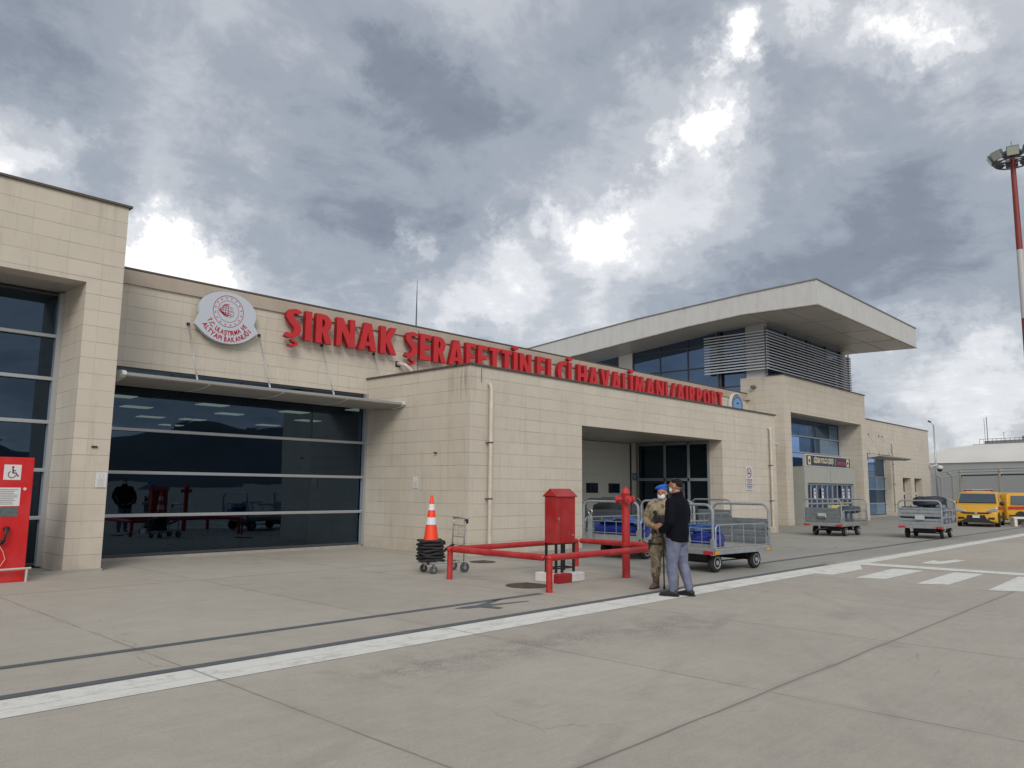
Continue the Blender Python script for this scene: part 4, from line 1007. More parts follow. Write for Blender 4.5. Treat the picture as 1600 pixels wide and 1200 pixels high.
def manhole(x, y, r, label):
    m_ = thing('manhole_cover', label, 'manhole', (x, y, 0))
    b = MB(); b.lathe([(r,.001),(r,.007)], n=32); b.build('frame', mat('cast_iron',(.075,.062,.05),.7,var=.3,vscale=20), m_)
    b = MB(); b.lathe([(r*.86,.008),(r*.86,.014)], n=32)
    for k in range(-5, 6): b.box(-r*.7,r*.7,k*r*.13-.008,k*r*.13+.008,.014,.018)
    b.build('lid', mat('cast_iron_lid',(.09,.075,.06),.65,var=.3,vscale=25,bump=.3), m_)
manhole(9.75, 8.85, .36, 'rusty round manhole cover in the concrete in front of the hose cabinet')
manhole(12.1, 12.3, .28, 'dark round manhole cover near the corner of the low tiled hall')

# ================================================================== TROLLEY WITH CONES
tr = thing('luggage_trolley', 'small chrome luggage trolley loaded with a stack of cones', 'trolley', (10.0, 11.33, 0), R(-12))
# local: long axis x (front -x, handle +x), width y
b = MB()
b.tube([(-.30,-.24,.20),(.42,-.22,.20)], .014, 6); b.tube([(-.30,.24,.20),(.42,.22,.20)], .014, 6); b.box(-.34,-.28,-.25,.25,.175,.225)
for x in (-.15,.02,.2,.38): b.tube([(x,-.23,.205),(x,.23,.205)], .009, 5)
b.build('frame', CHROME, tr, smooth=True, auto=40)
b = MB(); b.box(-.345,-.341,-.20,-.12,.17,.22); b.build('bumper', BLACK, tr)
b = MB()
for y in (-.22,.22): b.tube([(.40,y,.14),(.40,y,.60),(.42,y,.92),(.44,y,1.02)], .013, 6)
b.build('upright', CHROME, tr, smooth=True)
b = MB(); b.tube([(.44,-.27,1.02),(.44,.27,1.02)], .020, 8); b.build('handle', ALU, tr, smooth=True)
b = MB(); b.box(.42,.47,-.26,-.18,.92,1.0); b.build('brake_grip', BLACK, tr, bevel=.01)
b = MB()
for z in (.88,.66,.50): b.tube([(.41,-.22,z),(.41,.22,z)], .008, 5)
for y in (-.13,-.04,.05,.14): b.tube([(.41,y,.66),(.41,y,.88)], .005, 4)
b.tube([(.39,-.16,.72),(.39,.0,.72),(.39,.0,.85),(.39,-.16,.85)], .006, 4, closed=True)
b.build('basket', CHROME, tr)
b = MB(); b.tube([(.38,-.2,.5),(.2,-.2,.42),(.18,.1,.42),(.38,.15,.5)], .03, 6); b.build('black_bag', RUBBER, tr, smooth=True)
def twheel(x, y, r, fork=True):
    b = MB(); b.lathe([(r*.6,-.018),(r,-.014),(r,.014),(r*.6,.018)], (x,y,r), 'Y', 18); w = b.build('wheel', mat('grey_tyre',(.07,.075,.085),.6), tr, smooth=True, auto=40)
    b = MB(); b.lathe([(r*.35,-.022),(r*.35,.022)], (x,y,r), 'Y', 12); b.build('hub', ALU, w)
    b = MB(); b.box(x-.015,x+.015,y-.03,y-.022,r,.19); b.box(x-.015,x+.015,y+.022,y+.03,r,.19); b.box(x-.02,x+.02,y-.03,y+.03,.185,.2); b.build('fork', CHROME, w)
twheel(-.24,-.20,.075); twheel(-.24,.20,.075); twheel(.42,-.22,.095); twheel(.42,.22,.095)
# nested cones
cone0 = None
def cone(i, lab):
    c = thing('traffic_cone', lab, 'cone', (9.80, 11.37, .225+i*.058), R(-20+[0,9,-6,4,-11,7,-3][i]), 'traffic cones nested in a stack on the trolley')
    random.seed(40+i)
    b = MB(); n = 28; rings = []
    for zz, s in ((0,.90),(.012,1.0),(.034,1.0),(.048,.93)):
        ring = []
        for k in range(n):
            a = 2*math.pi*k/n; ca, sa = math.cos(a), math.sin(a); q = (abs(ca)**5+abs(sa)**5)**(-.2)
            wob = .010*math.sin(3*a+i*2.1)+.008*math.sin(5*a+i)
            ring.append(b.bm.verts.new((ca*q*.238*s, sa*q*.238*s, zz+wob*(1 if s>.95 else .8))))
        rings.append(ring)
    for j in range(3):
        for k in range(n): b.bm.faces.new((rings[j][k],rings[j][(k+1)%n],rings[j+1][(k+1)%n],rings[j+1][k]))
    b.bm.faces.new(rings[0][::-1]); b.bm.faces.new(rings[-1])
    b.build('base', RUBBER, c, smooth=True)
    H = .86; r0_, r1_ = .140, .026
    def rr(z): return r0_+(r1_-r0_)*z/H
    b = MB(); b.lathe([(r0_,.045),(rr(.32),.34),(rr(.55),.57),(r1_,H),(r1_*.8,H+.02),(.01,H+.025)], n=28); b.build('body', ORANGE, c, smooth=True, auto=50)
    if i == 6:
        for z0, z1 in ((.33,.46),(.60,.71)):
            b = MB(); n = 28; A = []; B_ = []
            for k in range(n):
                a = 2*math.pi*k/n; ww = .008*abs(math.sin(2*a+.6))
                zt = z1+ww-.045+.045; A.append(b.bm.verts.new(((rr(z0-.045)+.0035)*math.cos(a),(rr(z0-.045)+.0035)*math.sin(a),z0))); B_.append(b.bm.verts.new(((rr(zt-.045)+.0035)*math.cos(a),(rr(zt-.045)+.0035)*math.sin(a),zt)))
            for k in range(n): b.bm.faces.new((A[k],A[(k+1)%n],B_[(k+1)%n],B_[k]))
            b.build('reflective_band', REFLW, c, smooth=True)
    return c
words = ['lowest black cone base of the stack, on the trolley deck','second black cone base from the bottom of the stack','third black cone base from the bottom of the stack','middle black cone base of the nested stack',
         'third black cone base from the top of the stack','black cone base just under the topmost cone','topmost orange and white striped cone on its black base']
for i in range(7): cone(i, words[i])

# ================================================================== BAGGAGE CARTS
def arc_hoop(x, w, z0, z1, r=.16, n=6):
    pts = [(x,-w/2,z0),(x,-w/2,z1-r)]
    pts += [(x,-w/2+r-r*math.cos(R(90*k/n)),z1-r+r*math.sin(R(90*k/n))) for k in range(1,n+1)]
    pts += [(x,w/2-r+r*math.sin(R(90*k/n)),z1-r+r*math.cos(R(90*k/n))) for k in range(0,n+1)]
    pts += [(x,w/2,z0)]
    return pts
def cart(label, loc, rz, L=2.45, W=1.42, ends=('rail','panel'), sides=('rail','rail'), zt=1.32, drawbar=None, steel=STEEL, wb=1.25, tk=1.12, refl=True, slat=False):
    c = thing('baggage_cart', label, 'baggage cart', loc, rz, 'baggage carts parked in front of the terminal')
    zd = .45; h = L/2; w2 = W/2
    b = MB(); b.box(-h,h,-w2,w2,zd-.005,zd+.03); b.build('deck', mat('plywood_deck',(.30,.28,.25),.7,var=.15,vscale=4), c)
    b = MB()
    for y in (-w2,w2-.05): b.box(-h,h,y,y+.05,zd-.09,zd-.007)
    for x in (-h,h-.05): b.box(x,x+.05,-w2+.05,w2-.05,zd-.09,zd-.007)
    b.build('chassis', steel, c, bevel=.005)
    b = MB(); b.box(-wb/2-.1,wb/2+.1,-.06,.06,zd-.14,zd-.092)
    for x in (-wb/2,wb/2): b.tube([(x,-tk/2+.03,.19),(x,tk/2-.03,.19)], .022, 8); b.box(x-.05,x+.05,-.35,.35,.21,zd-.092)
    for y in (-tk/2+.12, tk/2-.12): b.tube([(-wb/2,y,.20),(wb/2,y,.20)], .014, 6)
    b.tube([(-wb/2,-tk/2+.1,.2),(-wb/2+.12,-tk/2+.1,zd-.09)], .02, 6); b.tube([(wb/2,-tk/2+.1,.2),(wb/2-.12,-tk/2+.1,zd-.09)], .02, 6)
    b.build('undercarriage', BLACK, c)
    for x in (-wb/2,wb/2):
        for y in (-tk/2,tk/2):
            q = MB(); q.lathe([(.10,-.05),(.165,-.055),(.185,-.035),(.188,0),(.185,.035),(.165,.055),(.10,.05)], (x,y,.188), 'Y', 22); t = q.build('wheel', RUBBER, c, smooth=True, auto=50)
            q = MB(); s_ = -1 if y < 0 else 1
            q.lathe([(.112,.045*s_),(.118,.058*s_),(.10,.060*s_),(.092,.045*s_),(.05,.04*s_),(.045,.065*s_),(.02,.07*s_)], (x,y,.188), 'Y', 18)
            for k in range(5): a = R(72*k); q.lathe([(.013,.040*s_),(.013,.05*s_)], (x+.07*math.cos(a),y,.188+.07*math.sin(a)), 'Y', 6)
            q.build('rim', ALU, t, smooth=True, auto=40)
    for s_, kind in zip((-1,1), ends):
        x = s_*(h-.03)
        b = MB(); b.tube(arc_hoop(x, W-.06, zd-.06, zt), .028, 8); b.box(x-.035,x+.035,-w2-.0,-w2+.07,zd-.10,zd+.22); b.box(x-.035,x+.035,w2-.07,w2,zd-.10,zd+.22)
        hp = b.build('end_hoop', steel, c, smooth=True, auto=40)
        if kind in ('panel', 'dark'):
            b = MB(); zz = zd+.03; k = 0
            while zz < .93:
                b.box(x-.012,x+.012,-w2+.07,w2-.07,zz,zz+.13); b.box(x-.02,x+.02,-w2+.07,w2-.07,zz+.045,zz+.085); zz += .135
            b.build('end_panel', STEELD if kind == 'panel' else mat('navy_panel',(.03,.04,.055),.5), hp, bevel=.003)
        elif kind == 'slats':
            b = MB()
            for z0, z1 in ((zd+.01,zd+.14),(zd+.15,zd+.25),(zd+.31,zd+.41),(zd+.42,zd+.54),(zd+.55,zd+.62)):
                b.box(x-.014,x+.014,-w2+.05,w2-.05,z0,z1); b.box(x-.024,x+.024,-w2+.05,w2-.05,z0+.03,z1-.03)
            b.build('end_panel', STEEL, hp, bevel=.004)
        else:
            b = MB()
            for z in (.55,.86,.60): b.tube([(x,-w2+.05,z),(x,w2-.05,z)], .009, 5)
            n = 5
            for k in range(1,n): y = -w2+W*k/n; b.tube([(x,y,.55),(x,y,.86)], .007, 5)
            b.tube([(x,-w2+.04,1.17),(x,w2-.04,1.17)], .014, 6) if kind == 'rail2' else None
            b.box(x-.008,x+.008,-w2+.06,w2-.06,zd+.031,zd+.10)
            b.build('end_rail', steel, hp, smooth=True, auto=40)
    for s_, kind in zip((-1,1), sides):
        y = s_*(w2-.015)
        b = MB()
        if kind == 'rail':
            z1 = .93; r_ = .10
            pts = [(-h+.10,y,zd)]+[(-h+.10+r_-r_*math.cos(R(30*k)),y,z1-r_+r_*math.sin(R(30*k))) for k in range(0,4)]+[(h-.22,y,z1),(h-.05,y,z1-.12),(h-.02,y,z1-.14)]
            b.tube(pts, .015, 7); b.tube([(-h+.10,y,.50),(h-.04,y,.50)], .010, 6)
            for k in range(5): x = -h+.24+(L-.42)*k/4; b.tube([(x,y,.48),(x,y,z1-.005)], .009 if k else .013, 5)
        else:
            for z in (.5,.74,.98): b.box(-h+.06,h-.06,y-.012,y+.012,z-.025,z+.025)
            for k in range(3): x = -h+.08+(L-.16)*k/2; b.box(x-.025,x+.025,y-.014,y+.014,zd,1.0)
        b.build('side_rail', steel, c, smooth=True, auto=40)
    if refl:
        for x, y, cc in ((-h-.004,-w2+.12,0),(-h-.004,w2-.12,0)):
            b = MB(); b.box(x-.006,x,y-.11,y+.11,zd-.085,zd-.02); b.build('red_reflector', mat('reflector_red',(.45,.02,.03),.35), c)
        for x in (-h+.10,h-.14):
            b = MB(); b.box(x-.07,x+.07,-w2-.010,-w2-.004,zd-.085,zd-.02); b.build('yellow_reflector', mat('reflector_amber',(.55,.27,.02),.35), c)
    if drawbar is not None:
        s_, yy, up_ = drawbar; x = s_*(h+.06)
        b = MB()
        if up_:
            b.prism([(yy-.06,zd-.05),(yy+.06,zd-.05),(yy+.055,.90),(yy+.03,1.0),(yy-.03,1.0),(yy-.055,.90)], x-.03, x+.03, 'X')
            d_ = b.build('drawbar', steel, c, bevel=.008)
            b = MB(); b.tube([(x,yy+.055*math.cos(R(a)),1.07+.055*math.sin(R(a))) for a in range(0,360,30)], .018, 7, closed=True); b.build('tow_ring', CHROME, d_, smooth=True)
        else:
            b.tube([(s_*(h-.1),-.2,.3),(s_*(h+.5),0,.25)], .022, 6); b.tube([(s_*(h-.1),.2,.3),(s_*(h+.5),0,.25)], .022, 6); b.tube([(s_*(h+.5),0,.25),(s_*(h+.8),0,.12)], .022, 6); b.build('drawbar', BLACK, c)
    return c
cA = cart('empty grey baggage cart just right of the man in jeans', (14.83,8.22,0), -.085, L=2.12, W=1.42, wb=1.42, tk=1.0)
cB = cart('grey baggage cart with upright tow ring behind the hydrant, carrying a long blue roll', (16.1,10.9,0), 0.0, L=2.5, W=1.62, drawbar=(-1,.52,True), sides=('rail','rail'))
cC = cart('baggage cart with closed ribbed end and red corner reflectors parked before the entrance portal', (29.67,11.34,0), -.02, ends=('panel','rail'), drawbar=(-1,.9,False), wb=1.17, tk=1.07)
cD = cart('baggage cart heaped with dark luggage, slatted end, nearest the yellow van', (30.94,8.54,0), .06, ends=('slats','rail'), sides=('flat','flat'), wb=1.21, tk=1.12)
cE = cart('dark hooped baggage cart half hidden in front of the roller door', (19.6,14.2,0), R(28), ends=('dark','rail'), steel=mat('black_hoop',(.035,.038,.042),.4), refl=False)
cF = cart('grey baggage cart standing behind the soldier by the recess', (20.9,12.3,0), 0.0, ends=('rail2','panel'))
for cc, cy, lab in ((cC,0,None),(cD,0,None)):
    b = MB(); h = 1.235; b.box(-h-.05,-h-.022,-.16,.14,.66,.82); b.build('number_plate', mat('plate_pale',(.42,.45,.45),.5), cc)
b = MB(); b.tube([(-1.28,-.12,.62),(-1.31,-.12,.70),(-1.31,.12,.70),(-1.28,.12,.62)], .012, 5); b.build('latch_handle', BLACK, cC)

# ------------------------------------------------------------------ luggage
def cloth(name, col, rough=.55):
    return mat(name, col, rough, var=.2, vscale=6, bump=.6, bscale=9)
BT = mat('blue_tarpaulin', (.010,.030,.24), .38, var=.25, vscale=4, bump=.5, bscale=7)
BTL = mat('light_blue_tarpaulin', (.025,.085,.28), .42, var=.25, vscale=4, bump=.5, bscale=9)
def lump(name, label, cat, loc, rz, dims, mt, seed, amp=.05, group=None, n=3, parts=()):
    t = thing(name, label, cat, loc, rz, group)
    random.seed(seed); bm_ = bmesh.new(); bmesh.ops.create_icosphere(bm_, subdivisions=4, radius=1)
    ph = [random.uniform(0,6) for _ in range(9)]
    for v_ in bm_.verts:
        c = v_.co; q = Vector([math.copysign(abs(a)**.55, a) for a in c])
        f = 1+amp*(math.sin(5*c.x+ph[0]+2*c.z)+.6*math.sin(9*c.y+ph[1]+4*c.x)+.5*math.sin(13*c.z+ph[2]+6*c.y)+.4*math.sin(21*c.x+ph[3]+9*c.y))
        v_.co = Vector((q.x*dims[0]*f, q.y*dims[1]*f, max(0, (q.z*f+.92)*dims[2])))
    b = MB(); b.bm.free(); b.bm = bm_; b.build('body', mt, t, smooth=True)
    for p in parts: p(t)
    return t
def loc_on(cart_loc, rz, x, y, z=.482):
    c, s = math.cos(rz), math.sin(rz); return (cart_loc[0]+c*x-s*y, cart_loc[1]+s*x+c*y, z)
# long blue roll on cart B (across the near end)
t = thing('tarpaulin_roll', 'long blue tarpaulin roll lying across the cart behind the hydrant', 'tarpaulin', loc_on((16.1,10.9),0,-.78,0), 0)
b = MB(); random.seed(5); secs = []
for k in range(15):
    y = -.70+1.40*k/14; r_ = .165+.012*math.sin(k*1.7)
    secs.append(((.01*math.sin(k),y,.19+.01*math.sin(k*.9)), r_, r_*1.0, (1,0,0), (0,0,1)))
b.loft(secs, 18); b.build('roll', BT, t, smooth=True, auto=60)
b = MB(); random.seed(8); n1_, n2_ = 22, 12
grid = [[None]*n2_ for _ in range(n1_)]
for i in range(n1_):
    for j in range(n2_):
        y = -.74+1.3*i/(n1_-1); x = -.30+.6*j/(n2_-1)
        z = .37+.10*math.exp(-((y+.15)/.35)**2)+.025*math.sin(9*y+6*x)+.018*math.sin(17*y-9*x)-.5*max(0,abs(x)-.2)**1.3
        grid[i][j] = b.bm.verts.new((x,y,z))
for i in range(n1_-1):
    for j in range(n2_-1): b.bm.faces.new((grid[i][j],grid[i+1][j],grid[i+1][j+1],grid[i][j+1]))
b.build('loose_fold', BTL, t, smooth=True, mods=[('SOLIDIFY', dict(thickness=.008))])
lump('blue_bundle', 'crumpled blue bundle inside the cart right of the man', 'bundle', loc_on((14.83,8.22),-.085,-.72,-.35), 0, (.24,.30,.15), BT, 11, .07)
lump('blue_bundle', 'lighter blue tarpaulin heap lying on top of the bundle right of the man', 'bundle', loc_on((14.83,8.22),-.085,-.70,-.25,.76), .3, (.22,.33,.09), BTL, 12, .09)
lump('blue_drum_bag', 'round dark blue bag on the cart behind the soldier', 'bag', loc_on((20.9,12.3),0,-.75,.42), 0, (.28,.24,.40), mat('dark_blue_cloth',(.012,.03,.11),.6,bump=.4), 13, .03)
lump('black_bag', 'black bag on the cart behind the soldier beside the dark blue bag', 'bag', loc_on((20.9,12.3),0,-.6,-.2), .3, (.3,.3,.42), RUBBER, 14, .04)
lump('black_bag', 'black holdall on top of the dark cart by the roller door', 'bag', loc_on((19.6,14.2),R(28),-.5,.1,.85), .3, (.4,.45,.18), RUBBER, 15, .05)
lump('pale_crate_bag', 'pale grey sack inside the dark cart by the roller door', 'bag', loc_on((19.6,14.2),R(28),-.3,.2,.482), .1, (.4,.4,.2), LINEN, 16, .02)
DB = cloth('dark_luggage', (.018,.022,.035)); GB = cloth('grey_luggage', (.13,.15,.2)); BB = cloth('navy_luggage', (.02,.035,.09)); BR = cloth('brown_luggage', (.14,.07,.04)); WB = cloth('white_luggage', (.5,.52,.55))
def suitcase(label, x, y, z, rz, dims, mt, seed):
    p = loc_on((30.94,8.54), .06, x, y, z); t = thing('suitcase', label, 'suitcase', p, rz, 'luggage piled on the cart nearest the van')
    a, c_, h_ = dims; b = MB(); b.box(-a,a,-c_,c_,.02,h_); b.build('shell', mt, t, bevel=.045, smooth=True, auto=50)
    k = MB(); k.tube([(-.1,0,h_-.01),(-.1,0,h_+.04),(.1,0,h_+.04),(.1,0,h_-.01)], .012, 5); k.build('handle', BLACK, t)
    return t
suitcase('upright grey suitcase at the open side of the luggage heap', .45,-.50,.482,0,(.20,.14,.52),GB,1)
suitcase('pale upright suitcase beside the grey one on the luggage cart', .0,-.48,.482,.1,(.18,.15,.58),cloth('silver_luggage',(.25,.28,.33)),2)
suitcase('brown suitcase at the right rear of the luggage cart', .85,-.46,.482,.0,(.15,.13,.55),BR,3)
suitcase('dark suitcase at the slatted end of the luggage cart', -.85,.35,.482,.2,(.22,.3,.62),DB,4)
suitcase('navy suitcase in the middle of the luggage cart', -.8,-.32,.482,-.1,(.22,.26,.60),BB,5)
suitcase('large dark suitcase deep in the luggage heap', .3,.25,.482,.1,(.4,.3,.6),DB,6)
suitcase('white topped case near the slatted end', -.3,.15,.482,.1,(.15,.2,.66),WB,7)
lump('travel_bag', 'slumped black holdall crowning the luggage heap', 'bag', loc_on((30.94,8.54),.06,-.05,-.1,1.08), 0.3, (.46,.5,.20), DB, 21, .06)
lump('travel_bag', 'flat black bag sliding down the right of the luggage heap', 'bag', loc_on((30.94,8.54),.06,.35,-.25,1.02), .5, (.3,.3,.12), DB, 22, .07)
lump('travel_bag', 'small grey bag at the right front of the luggage heap', 'bag', loc_on((30.94,8.54),.06,-.35,-.5,.95), .1, (.2,.16,.12), GB, 23, .05)
lump('travel_bag', 'dark flat bag lying inside the cart before the portal', 'bag', loc_on((29.67,11.34),0,.65,-.25,.80), .1, (.45,.35,.14), mat('slate_bag',(.05,.065,.09),.6,bump=.4), 24, .05)

# ================================================================== PEOPLE
SKIN = mat('skin', (.36,.17,.10), .5, var=.05, vscale=20)
HAIR = mat('dark_hair', (.014,.011,.010), .8, spec=.2, bump=.25, bscale=90)
JACK = mat('black_jacket', (.004,.005,.010), .8, spec=.12, bump=.9, bscale=6)
JEAN = mat('blue_grey_jeans', (.14,.155,.23), .8, var=.28, vscale=9, bump=1.0, bscale=11)
SHOE = mat('black_shoe', (.008,.008,.010), .5)
MASKM = mat('face_mask', (.60,.68,.68), .7); MASKW = mat('white_face_mask', (.68,.68,.68), .7)
def camo(name):
    M = mat(name, (.25,.2,.13), .85); T, N, L, b_ = nodes(M); tc = N.new('ShaderNodeTexCoord')
    a = tnoise(T, tc.outputs['Object'], 7.5, 3, .5); mp = N.new('ShaderNodeMapping'); mp.inputs['Location'].default_value = (3,5,7); L.new(tc.outputs['Object'], mp.inputs[0])
    c2 = tnoise(T, mp.outputs[0], 10, 3, .5)
    c = tmix(T, tramp(T, a, .50,.53), (.29,.235,.155), (.20,.165,.10)); c = tmix(T, tramp(T, c2, .60,.63), c, (.13,.085,.05)); 
    mp2 = N.new('ShaderNodeMapping'); mp2.inputs['Location'].default_value = (13,-5,2); L.new(tc.outputs['Object'], mp2.inputs[0])
    c = tmix(T, tramp(T, tnoise(T, mp2.outputs[0], 9, 3), .60,.62), c, (.36,.31,.22)); L.new(c, b_.inputs['Base Color'])
    bp = N.new('ShaderNodeBump'); bp.inputs['Strength'].default_value = .5; bp.inputs['Distance'].default_value = .02; L.new(tnoise(T, tc.outputs['Object'], 14, 4), bp.inputs['Height']); L.new(bp.outputs[0], b_.inputs['Normal'])
    return M
CAMO = camo('desert_camouflage')
BERET = mat('blue_beret', (.015,.10,.50), .8, bump=.4, bscale=20); BOOT = mat('tan_boot', (.13,.088,.055), .75, var=.2, vscale=14)

def limb(b, pts, rads, n=12, flat=1.0):
    # tapered limb with rounded joints
    P = [Vector(p) for p in pts]; secs = []
    for i, p in enumerate(P):
        a = P[max(0,i-1)]; c = P[min(len(P)-1,i+1)]; t = (c-a).normalized()
        x = t.cross(Vector((0,1,0))); x = x.normalized() if x.length > .1 else Vector((1,0,0)); y = t.cross(x).normalized()
        rx, ry = rads[i] if isinstance(rads[i], tuple) else (rads[i], rads[i]*flat)
        secs.append((p, rx, ry, x, y))
    b.loft(secs, n)
    for i in (0, len(P)-1):
        r_ = rads[i][0] if isinstance(rads[i], tuple) else rads[i]; b.ball(P[i], r_*.98, r_*.98, r_*.98, 10)
def head(b, c, s=1.0):
    # facing -Y
    x, y, z = c
    b.ball((x, y+.012, z+.030), .076*s, .095*s, .098*s, 16)          # skull
    b.ball((x, y-.030, z-.045), .058*s, .062*s, .072*s, 14)          # jaw
    b.ball((x, y-.060, z-.088), .030*s, .026*s, .022*s, 8)           # chin
    b.loft([((x,y-.086,z+.022),.010,.012,(1,0,0),(0,1,0)),((x,y-.104,z-.012),.016,.016,(1,0,0),(0,1,0)),((x,y-.094,z-.025),.017,.012,(1,0,0),(0,1,0))], 8)  # nose
    b.ball((x-.032,y-.078,z+.026),.018,.012,.010,8); b.ball((x+.032,y-.078,z+.026),.018,.012,.010,8)   # brows / lids
    b.ball((x,y-.082,z-.055),.026,.012,.010,8)                       # lips
    for s_ in (-1,1): b.ball((x+s_*.078, y+.015, z-.005), .010, .020, .033, 8)
def hand(b, wrist, d, palm_n, s=1.0, curl=.6):
    w = Vector(wrist); d = Vector(d).normalized(); n = Vector(palm_n); n = (n-d*n.dot(d)).normalized(); side = d.cross(n)
    b.loft([(w,.026*s,.019*s,side,n),(w+d*.045*s,.037*s,.017*s,side,n),(w+d*.095*s,.040*s,.014*s,side,n)], 10)
    for k, (o, l) in enumerate(((-.030,.068),(-.010,.078),(.010,.073),(.029,.058))):
        p = w+d*.09*s+side*o*s; r_ = .0088*s; pts = [p]; dd = d.copy()
        for j in range(3):
            dd = (dd*math.cos(curl*.8)+n*math.sin(curl*.8)).normalized(); pts.append(pts[-1]+dd*l*s/2.6)
        b.tube(pts, [r_*1.05,r_,r_*.92,r_*.8], 8)
    p = w+d*.025*s-side*.030*s; q = p+(d*.6-side*.7+n*.2).normalized()*.038*s; e = q+(d*.9-side*.1+n*.4).normalized()*.034*s
    b.tube([p,q,e], [.012*s,.0105*s,.009*s], 8)

def leg_set(b, hipz, hx, knees, ankles, rt_=(.098,.088,.062,.058,.050,.052)):
    for s_, kn, an in zip((-1,1), knees, ankles):
        hp = Vector((s_*hx,0,hipz)); kn, an = Vector(kn), Vector(an)
        limb(b, [hp, hp.lerp(kn,.5), kn, kn.lerp(an,.35), kn.lerp(an,.75), an], [(rt_[0],rt_[0]*1.08),rt_[1],rt_[2],(rt_[3]*1.05,rt_[3]*1.12),rt_[4],rt_[5]])
    b.loft([((0,0,hipz-.05),.155,.10,(1,0,0),(0,1,0)),((0,0.0,hipz+.04),.172,.125,(1,0,0),(0,1,0)),((0,-.005,hipz+.14),.165,.115,(1,0,0),(0,1,0))], 18)
def shoe(b, an, yaw, L=.29, boot=False):
    q = Matrix.Rotation(yaw, 3, 'Z'); a = Vector(an)
    def P(x,y,z): return Vector((a.x,a.y,0))+q@Vector((x,y,z))
    ax, az = q@Vector((1,0,0)), Vector((0,0,1))
    secs = [(P(0,.075,.045),.030,.038,ax,az),(P(0,.05,.05),.038,.048,ax,az),(P(0,-.02,.055),.042,.055,ax,az),(P(0,-.09,.04),.048,.040,ax,az),(P(0,-.15,.032),.046,.032,ax,az),(P(0,-.195,.026),.034,.025,ax,az),(P(0,-.215,.022),.016,.018,ax,az)]
    b.loft(secs, 14)
    if boot: b.loft([(P(0,.01,.05),.052,.062,ax,q@Vector((0,1,0))),(P(0,.01,.14),.056,.064,ax,q@Vector((0,1,0))),(P(0,.01,.27),.062,.066,ax,q@Vector((0,1,0)))], 12)
def sole(b, an, yaw):
    q = Matrix.Rotation(yaw, 3, 'Z'); pts = [(-.036,.085),(.036,.085),(.046,.03),(.042,-.03),(.052,-.10),(.046,-.17),(.02,-.22),(-.02,-.22),(-.046,-.17),(-.052,-.10),(-.042,-.03),(-.046,.03)]
    b.prism([tuple((q@Vector((x,y,0))+Vector((an[0],an[1],0)))[:2]) for x, y in pts], 0.0, .022, 'Z')

def view_rot(dx, dy): return math.atan2(dy, dx)+math.pi/2      # rotate so that local -Y points to (dx,dy)

# --- man in dark jacket, profile facing left of the picture, back three-quarters to the camera
face = -rt*0.78 + fw*0.62
man = thing('person', 'man with short dark hair in black jacket and grey-blue jeans wearing a face mask', 'person', (10.535,6.465,0), view_rot(face.x, face.y))
kn = [(-.115,.035,.49),(.10,-.035,.49)]; an = [(-.13,.13,.085),(.11,-.02,.085)]
b = MB()
b.loft([((0,.0,.92),.15,.10,(1,0,0),(0,1,0)),((0,0,1.2),.15,.11,(1,0,0),(0,1,0)),((0,.01,1.42),.14,.09,(1,0,0),(0,1,0)),((0,.015,1.50),.06,.062,(1,0,0),(0,1,0)),((0,.0,1.60),.055,.06,(1,0,0),(0,1,0))], 16)
head(b, (0,-.012,1.655), 1.0)
leg_set(b, .90, .085, kn, an, (.085,.075,.052,.050,.042,.042))
for s_, pts in ((-1, [(-.20,.01,1.40),(-.25,.0,1.15),(-.15,-.20,1.02)]),(1, [(.20,.01,1.40),(.26,.02,1.14),(.19,-.17,.98)])):
    limb(b, pts, [.052,.042,.032])
hand(b, (-.15,-.20,1.02), (.75,-.45,-.05), (0,.4,-1)); hand(b, (.19,-.17,.98), (-.65,-.6,.05), (0,.4,-1))
body = b.build('body', SKIN, man); remesh(body, .0075, 3)
b = MB()
b.loft([((0,.015,.825),.205,.155,(1,0,0),(0,1,-.12)),((0,.01,.95),.215,.172,(1,0,0),(0,1,0)),((0,0,1.12),.220,.175,(1,0,0),(0,1,0)),((0,.01,1.28),.232,.170,(1,0,0),(0,1,0)),((0,.02,1.39),.232,.145,(1,0,0),(0,1,0)),((0,.025,1.465),.165,.115,(1,0,0),(0,1,0)),((0,.02,1.505),.090,.090,(1,0,0),(0,1,0)),((0,.025,1.565),.084,.086,(1,0,0),(0,1,.25))], 22)
limb(b, [(-.205,.015,1.40),(-.27,.03,1.26),(-.29,.02,1.13),(-.24,-.10,1.04),(-.165,-.185,1.02)], [.092,.082,.074,.066,.054])
limb(b, [(.205,.015,1.40),(.275,.045,1.26),(.30,.05,1.12),(.265,-.06,1.02),(.20,-.155,.985)], [.092,.082,.074,.066,.054])
jk = b.build('jacket', JACK, man); remesh(jk, .012, 5)
b = MB(); leg_set(b, .86, .09, [(k[0],k[1],k[2]) for k in kn], [(a[0],a[1],.12) for a in an], (.118,.110,.086,.078,.070,.068)); b.ball((0,.05,.86),.17,.12,.12,14)
tr_ = b.build('jeans', JEAN, man); remesh(tr_, .011, 4)
for i, a in enumerate(an):
    b = MB(); shoe(b, a, (-.1,.15)[i]); s1 = b.build('shoe', SHOE, man, smooth=True); b = MB(); sole(b, a, (-.1,.15)[i]); b.build('sole', RUBBER, s1)
b = MB(); b.ball((0,.010,1.722),.077,.092,.058,20); b.ball((0,.042,1.690),.072,.068,.062,16)
hr = b.build('hair', HAIR, man, smooth=True)
for v_ in hr.data.vertices:      # short sides, hairline
    if v_.co.y < -.05 and v_.co.z < 1.73: v_.co.y = -.05
b = MB(); b.ball((0,-.058,1.602),.062,.052,.052,14); b.ball((0,-.084,1.626),.030,.026,.026,10); mk = b.build('face_mask', MASKM, man, smooth=True)
b = MB()
